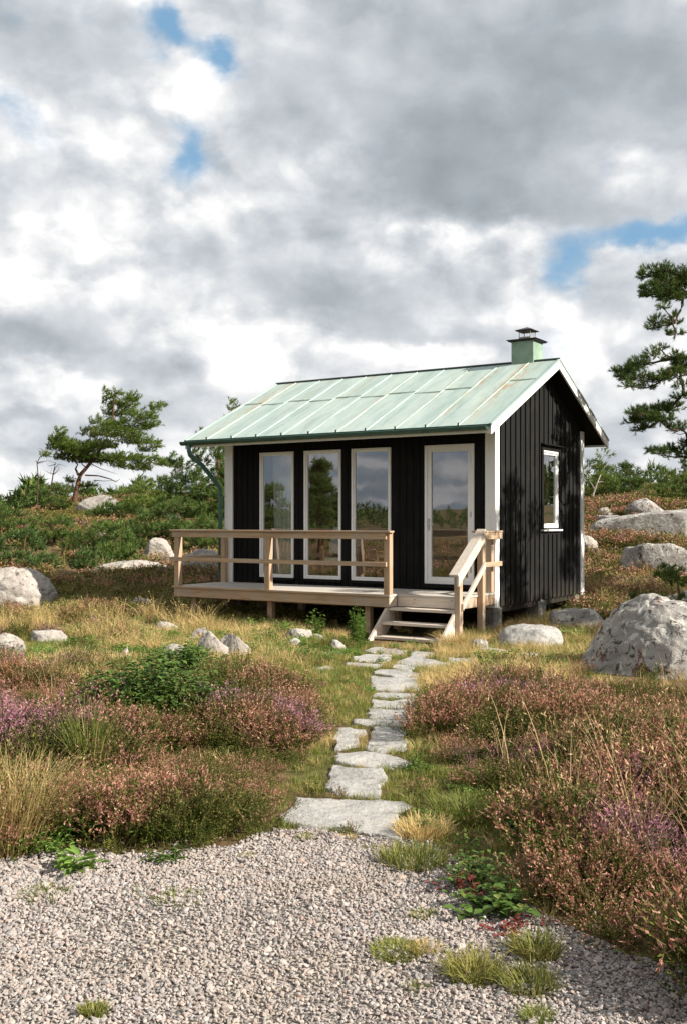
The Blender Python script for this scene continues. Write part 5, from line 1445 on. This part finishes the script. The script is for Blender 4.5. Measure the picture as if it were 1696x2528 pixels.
plant('weed_plant', 'upright leafy weed in front of the dark space under the deck', 726, 1462, leafy(702, 9, .46, .14, .055, LEAFB, 18, .5), 1., 'weed')
plant('weed_plant', 'bushier weed with a pointed spire just left of the stairs', 812, 1478, leafy(703, 18, .55, .17, .05, LEAFB, 26, .42), 1., 'weed')
plant('weed_plant', 'green weed under the middle of the deck edge', 640, 1452, leafy(704, 16, .26, .25, .05, LEAFB, 16, .5), 1., 'weed')
plant('weed_plant', 'low bright leaves under the deck left of the round white stone', 575, 1440, leafy(706, 22, .22, .30, .05, LEAFB, 14, .5), 1., 'weed')
plant('creeping_bush', 'green creeper with big leaves spreading over the gravel edge', 1118, 2085, leafy(710, 20, .09, .15, .045, LEAF, 10, .8), 1., 'creeper')
plant('creeping_bush', 'leafy stems under the heather above the red-leaved creeper', 1085, 2030, leafy(711, 26, .16, .20, .035, LEAF, 12, .7), .9, 'creeper')
plant('red_creeper', 'dark red leaved creeper at the gravel edge below the green one', 1165, 2128, leafy(712, 16, .05, .16, .024, REDLEAF, 7, .7), .9, 'creeper')
plant('red_creeper', 'reddish sprigs at the upper left of the green creeper', 1065, 2045, leafy(713, 14, .12, .14, .022, REDLEAF, 8, .6), .9, 'creeper')
plant('weed_plant', 'flat green dock leaves on the gravel at the left', 178, 1990, leafy(714, 9, .07, .13, .075, LEAFB, 5, .35, droop=.1), 1., 'weed')
plant('weed_plant', 'feathery green weed at the foot of the left heather', 105, 1948, leafy(715, 30, .13, .17, .045, LEAFB, 8, .25), 1., 'weed')
plant('weed_plant', 'dark little weed in the gravel under the heather edge', 395, 1968, leafy(716, 14, .06, .10, .035, LEAF, 8, .3), 1., 'weed')
def tuft(label, px, py, w, h, n=120, mat=GREEN, bl=.0045, lean=.9, seed=0):
    X, Y_, Z = gp(px*1.0816, py*1.0816); me = grass_tuft(800+seed, int(n*2.2), h*1.15, bl, w/2, lean, mat, 3, name='grass_tuft')
    o = link('grass_tuft', me); o.location = (X, Y_, Z); return tag(o, label, 'grass tuft')
tuft('big green grass tuft on the gravel right of the doorstep slab', 945, 1972, .30, .085, 360, seed=1)
tuft('straw coloured mound of grass beside the right end of the doorstep slab', 965, 1908, .26, .09, 320, STRAW, .004, seed=2)
tuft('grass tuft beneath the heather right of the straw mound', 1060, 1868, .34, .13, 300, seed=3)
tuft('little flat grass tuft alone on the gravel above the mossy patch', 968, 2098, .09, .04, 90, seed=4)
tuft('spiky green grass tuft near the bottom right of the gravel', 1078, 2232, .18, .09, 240, seed=5)
tuft('dry grass tuft below the creeper', 1208, 2262, .17, .075, 230, GREEN, .0035, seed=6)
tuft('green upright grass tuft touching the creeper', 1225, 2185, .15, .09, 200, seed=7)
tuft('tiny green grass tuft left of the spiky one', 945, 2262, .05, .035, 70, seed=8)
tuft('grass tuft cut by the lower picture edge', 1225, 2332, .09, .05, 120, seed=9)
tuft('small round grass tuft alone at the bottom left', 216, 2322, .08, .045, 200, lean=.6, seed=10)
tuft('low grass mat on the gravel at the far left', 105, 2048, .20, .04, 200, seed=11)
tuft('thin grass growing in the gravel centre left', 415, 2058, .20, .035, 130, seed=12)
tuft('sparse grass blades left of the gravel centre', 345, 2040, .16, .035, 60, seed=13)
tuft('mossy green patch in the gravel below the lone flat tuft', 905, 2180, .17, .045, 380, GREEN, .004, seed=14)
tuft('brownish tuft right of the mossy green patch', 968, 2172, .10, .04, 160, STRAW, .004, seed=15)
tuft('single small tuft on the gravel at the bottom centre', 685, 2262-68, .035, .02, 50, seed=16)
tuft('large bright straw tuft of arching grass at the left picture edge', 15, 1935, .42, .40, 620, STRAW, .003, .8, seed=17)
tuft('green grass tuft growing out of heather above the left straw tuft', 205, 1790, .16, .42, 90, GREEN, .004, .5, seed=18)
tuft('small tuft at the seam of gravel and doorstep slab, left one', 700, 1918, .09, .035, 120, seed=19)
tuft('small tuft at the seam of gravel and doorstep slab, middle one', 795, 1915, .07, .03, 100, STRAW, seed=20)
tuft('low tuft just below the right part of the doorstep slab', 850, 1940, .10, .025, 110, seed=21)
tuft('tuft on the gravel edge below the left heather mound', 565, 1960, .08, .03, 90, seed=22)
tuft('dry curving tuft at the foot of the stair railing', 1045, 1478, .45, .22, 300, STRAW, .005, seed=23)
tuft('green tuft behind the dry one at the stair railing foot', 1085, 1462, .35, .20, 200, GREEN, .005, seed=24)
tuft('bright green grass patch right of the round white stone', 740, 1478, .50, .16, 420, GREEN, .006, seed=25)

# ------------------------------------------------------------------ sky, sun, camera
SUN_EL = R(33); sd = Vector((.906, -.423, 0)).normalized()
world = bpy.data.worlds.new('World'); SC.world = world; world.use_nodes = True
nt = world.node_tree; nt.nodes.clear()
sky = nd(nt, 'ShaderNodeTexSky', sky_type='NISHITA', sun_disc=False)
sky.sun_elevation = SUN_EL; sky.sun_rotation = math.atan2(sd.x, sd.y); sky.air_density = 1.; sky.dust_density = .6; sky.ozone_density = 1.5
STR = .10
dirv = nd(nt, 'ShaderNodeVectorMath', {0: nd(nt, 'ShaderNodeTexCoord').outputs['Generated']}, operation='NORMALIZE').outputs[0]
sx = nd(nt, 'ShaderNodeSeparateXYZ', {0: dirv})
az = mth(nt, 'ARCTAN2', sx.outputs[0], sx.outputs[1]); el = mth(nt, 'ARCSINE', sx.outputs[2])
def wnoise(vec, sc, det=6., ro=.55, off=(0, 0, 0), out=0, stretch=(1, 1, 1.45)):
    mp = nd(nt, 'ShaderNodeMapping', {'Vector': vec, 'Scale': tuple(s*sc for s in stretch), 'Location': off})
    return nd(nt, 'ShaderNodeTexNoise', {'Vector': mp.outputs[0], 'Scale': 1., 'Detail': det, 'Roughness': ro}).outputs[out]
def vwarp(vec, sc, amt, off):
    w = wnoise(dirv, sc, 5., .55, off, 1)
    return nd(nt, 'ShaderNodeVectorMath', {0: vec, 1: nd(nt, 'ShaderNodeVectorMath', {0: nd(nt, 'ShaderNodeVectorMath', {0: w, 1: (.5, .5, .5)}, operation='SUBTRACT').outputs[0], 'Scale': amt}, operation='SCALE').outputs[0]}, operation='ADD').outputs[0]
d2 = vwarp(dirv, 14., .030, (3, 1, 4))
q0 = nd(nt, 'ShaderNodeCombineXYZ', {0: az, 1: el}).outputs[0]
q = vwarp(vwarp(q0, 9., .085, (9, 2, 5)), 30., .030, (2, 8, 1))
def puffs(vec, sc, off):
    """rounded heads of cumulus: bright bulges with soft creases"""
    mp = nd(nt, 'ShaderNodeMapping', {'Vector': vec, 'Scale': (sc, sc, sc*1.25), 'Location': off})
    v = nd(nt, 'ShaderNodeTexVoronoi', {'Vector': mp.outputs[0], 'Scale': 1., 'Smoothness': .8, 'Randomness': 1.}, feature='SMOOTH_F1')
    return mth(nt, 'SUBTRACT', .62, v.outputs['Distance'])
def ang(px, py):
    a = math.atan((px-848)/F); return a, math.atan((HY-py)/F*math.cos(a))
qs = vwarp(vwarp(q0, 45., .020, (4, 4, 1)), 120., .008, (7, 2, 3))
def blob_sum(blobs, raw=(), acc=None):
    for a, e, sxx, syy, w in raw:     # low sky towards the left and behind, in radians
        v = nd(nt, 'ShaderNodeVectorMath', {0: qs, 1: (1/sxx, 1/syy, 0), 2: (-a/sxx, -e/syy, 0)}, operation='MULTIPLY_ADD').outputs[0]
        g = mth(nt, 'POWER', 2.718, mth(nt, 'MULTIPLY', nd(nt, 'ShaderNodeVectorMath', {0: v, 1: v}, operation='DOT_PRODUCT').outputs['Value'], -1.))
        acc = mth(nt, 'MULTIPLY_ADD', g, w, acc if acc is not None else 0.)
    for px, py, rx, ry, w in blobs:
        px, py, rx, ry = (v*1.0816 for v in (px, py, rx, ry))
        a, e = ang(px, py); sxx, syy = rx/F, ry/F
        v = nd(nt, 'ShaderNodeVectorMath', {0: q, 1: (1/sxx, 1/syy, 0), 2: (-a/sxx, -e/syy, 0)}, operation='MULTIPLY_ADD').outputs[0]
        g = mth(nt, 'POWER', 2.718, mth(nt, 'MULTIPLY', nd(nt, 'ShaderNodeVectorMath', {0: v, 1: v}, operation='DOT_PRODUCT').outputs['Value'], -1.))
        acc = mth(nt, 'MULTIPLY_ADD', g, w, acc if acc is not None else 0.)
    return acc
# brightness of the cloud masses (columns and rows in a picture 1568 wide)
cl = blob_sum([
 (1150, 330, 420, 170, -.40), (980, 400, 170, 110, -.10), (1250, 110, 420, 130, -.13), (900, 60, 300, 100, -.12),
 (250, 120, 130, 70, -.20), (60, 60, 130, 90, -.15), (640, 220, 120, 90, -.12), (1500, 130, 150, 130, -.12),
 (760, 690, 190, 50, -.34), (600, 610, 120, 60, -.10), (1020, 760, 220, 30, -.16), (60, 780, 150, 50, -.32), (230, 720, 110, 60, -.12), (420, 860, 150, 30, -.16),
 (60, 460, 120, 60, -.10), (420, 590, 140, 40, -.10), (1150, 480, 260, 50, -.20), (30, 970, 130, 22, -.22), (200, 1010, 160, 30, -.14), (1420, 830, 90, 60, -.16), (1440, 690, 60, 40, -.14), (1420, 970, 100, 40, -.12),
 (380, 190, 110, 60, .16), (760, 370, 90, 60, .26), (840, 500, 50, 70, .16), (180, 590, 130, 60, .22), (40, 510, 50, 50, .16), (430, 470, 110, 50, .12),
 (430, 750, 120, 40, .22), (540, 800, 120, 60, .26), (560, 870, 90, 30, .20), (80, 880, 120, 25, .24), (1030, 560, 170, 40, .26), (1200, 620, 60, 80, .16), (1450, 360, 120, 60, .20), (1480, 590, 60, 16, .34),
 (1280, 720, 40, 50, .26), (1300, 860, 70, 60, .16), (900, 810, 200, 22, .18), (640, 850, 40, 40, .20), (100, 1060, 200, 30, .18), (1400, 770, 60, 40, .10)], ((-2.04, .05, .28, .09, -.32), (-2.035, .056, .035, .009, .62), (-2.00, .036, .05, .006, .62), (-2.10, .050, .035, .009, .62), (-2.12, .030, .05, .006, .62), (-1.97, .060, .03, .012, .62), (-2.06, .020, .06, .005, .62)))
n1 = wnoise(d2, 6., 9., .56, (1, 7, 2)); n2 = wnoise(d2, 20., 8., .58, (5, 3, 8))
pf = mth(nt, 'ADD', mth(nt, 'MULTIPLY', puffs(d2, 13., (4, 2, 1)), .70), mth(nt, 'MULTIPLY', puffs(d2, 34., (1, 5, 3)), .46))
so = nd(nt, 'ShaderNodeVectorMath', {0: d2, 1: (.010, 0, .014)}, operation='ADD').outputs[0]
rel = mth(nt, 'MULTIPLY', mth(nt, 'SUBTRACT', n1, wnoise(so, 6., 9., .56, (1, 7, 2))), 2.4)
br = mth(nt, 'ADD', mth(nt, 'MULTIPLY', mth(nt, 'SUBTRACT', n1, .5), .70), mth(nt, 'MULTIPLY', mth(nt, 'SUBTRACT', n2, .5), .34))
# the thick dark masses are smooth, the lit heads are lumpy
lit = mapr(nt, cl, -.25, .1, .35, 1.)
br = mth(nt, 'ADD', mth(nt, 'MULTIPLY', mth(nt, 'ADD', mth(nt, 'ADD', br, rel), pf), lit), mth(nt, 'ADD', mth(nt, 'MULTIPLY', cl, 1.12), .575))
cloud = ramp(nt, br, [(0., (.28, .315, .34)), (.25, (.385, .425, .46)), (.5, (.53, .565, .605)), (.72, (.69, .71, .735)), (.92, (.87, .87, .875)), (1., (.96, .955, .95))])
hole = blob_sum([(370, 52, 56, 42, 1.2), (510, 125, 52, 44, 1.25), (440, 90, 60, 30, .5), (412, 350, 36, 75, .8), (425, 310, 60, 60, .35), (1295, 600, 60, 56, .95), (1450, 548, 140, 34, .85), (1540, 520, 80, 36, .8), (30, 235, 60, 40, .6), (120, 330, 80, 50, .38), (60, 20, 90, 30, .35), (1260, 790, 40, 60, .4), (350, 250, 40, 30, .1),
                  (350, 250, 30, 30, .05)], ((-2.04, .045, .24, .07, .62), (-2.035, .056, .035, .009, -.8), (-2.00, .036, .05, .006, -.8), (-2.10, .050, .035, .009, -.8), (-2.12, .030, .05, .006, -.8), (-1.97, .060, .03, .012, -.8), (-2.06, .020, .06, .005, -.8)))
hole = mth(nt, 'ADD', hole, mth(nt, 'MULTIPLY', mth(nt, 'SUBTRACT', n2, .5), -1.1))
hm = mapr(nt, hole, .05, 1.2)
ff = nd(nt, 'ShaderNodeVectorMath', {0: dirv, 1: (0., .955, .296)}, operation='DOT_PRODUCT').outputs['Value']
dim = mapr(nt, ff, .55, .88, .78, 1.)       # unseen sky over and behind the viewer, darkened to weaken the fill light
K = 1/STR
cl_s = nd(nt, 'ShaderNodeVectorMath', {0: cloud, 'Scale': mth(nt, 'MULTIPLY', dim, K*.65)}, operation='SCALE').outputs[0]
skyb = nd(nt, 'ShaderNodeVectorMath', {0: sky.outputs[0], 1: (.95, 1.18, 1.30)}, operation='MULTIPLY').outputs[0]
skyb = mix(nt, skyb, (.12*K, .24*K, .36*K), .8)
full = mix(nt, cl_s, skyb, mth(nt, 'MULTIPLY', hm, .93))
bg = nd(nt, 'ShaderNodeBackground', {'Color': full, 'Strength': STR})
wo = nd(nt, 'ShaderNodeOutputWorld'); nt.links.new(bg.outputs[0], wo.inputs[0])
world.cycles.sampling_method = 'MANUAL'; world.cycles.sample_map_resolution = 512

sun = bpy.data.lights.new('sun', 'SUN'); sun.energy = 5.; sun.angle = R(.5); sun.color = (1., .93, .82)
so_ = bpy.data.objects.new('sun', sun); COL.objects.link(so_)
sdir = Vector((sd.x*math.cos(SUN_EL), sd.y*math.cos(SUN_EL), math.sin(SUN_EL)))
so_.rotation_euler = sdir.to_track_quat('Z', 'Y').to_euler(); so_.location = (20, -10, 20)

cam = bpy.data.cameras.new('camera'); co_ = bpy.data.objects.new('camera', cam); COL.objects.link(co_)
co_.location = (0, 0, EYE); co_.rotation_euler = (R(90), 0, 0)
cam.sensor_fit = 'VERTICAL'; cam.sensor_height = 36; cam.sensor_width = 24
cam.lens = 36*F/2528; cam.shift_y = (HY-1264)/2528; cam.clip_end = 5000; cam.clip_start = .05
SC.camera = co_
SC.view_settings.view_transform = 'Standard'; SC.view_settings.look = 'None'; SC.view_settings.gamma = 1
SC.view_settings.exposure = .76
SC.cycles.max_bounces = 6; SC.cycles.transparent_max_bounces = 8; SC.cycles.diffuse_bounces = 3
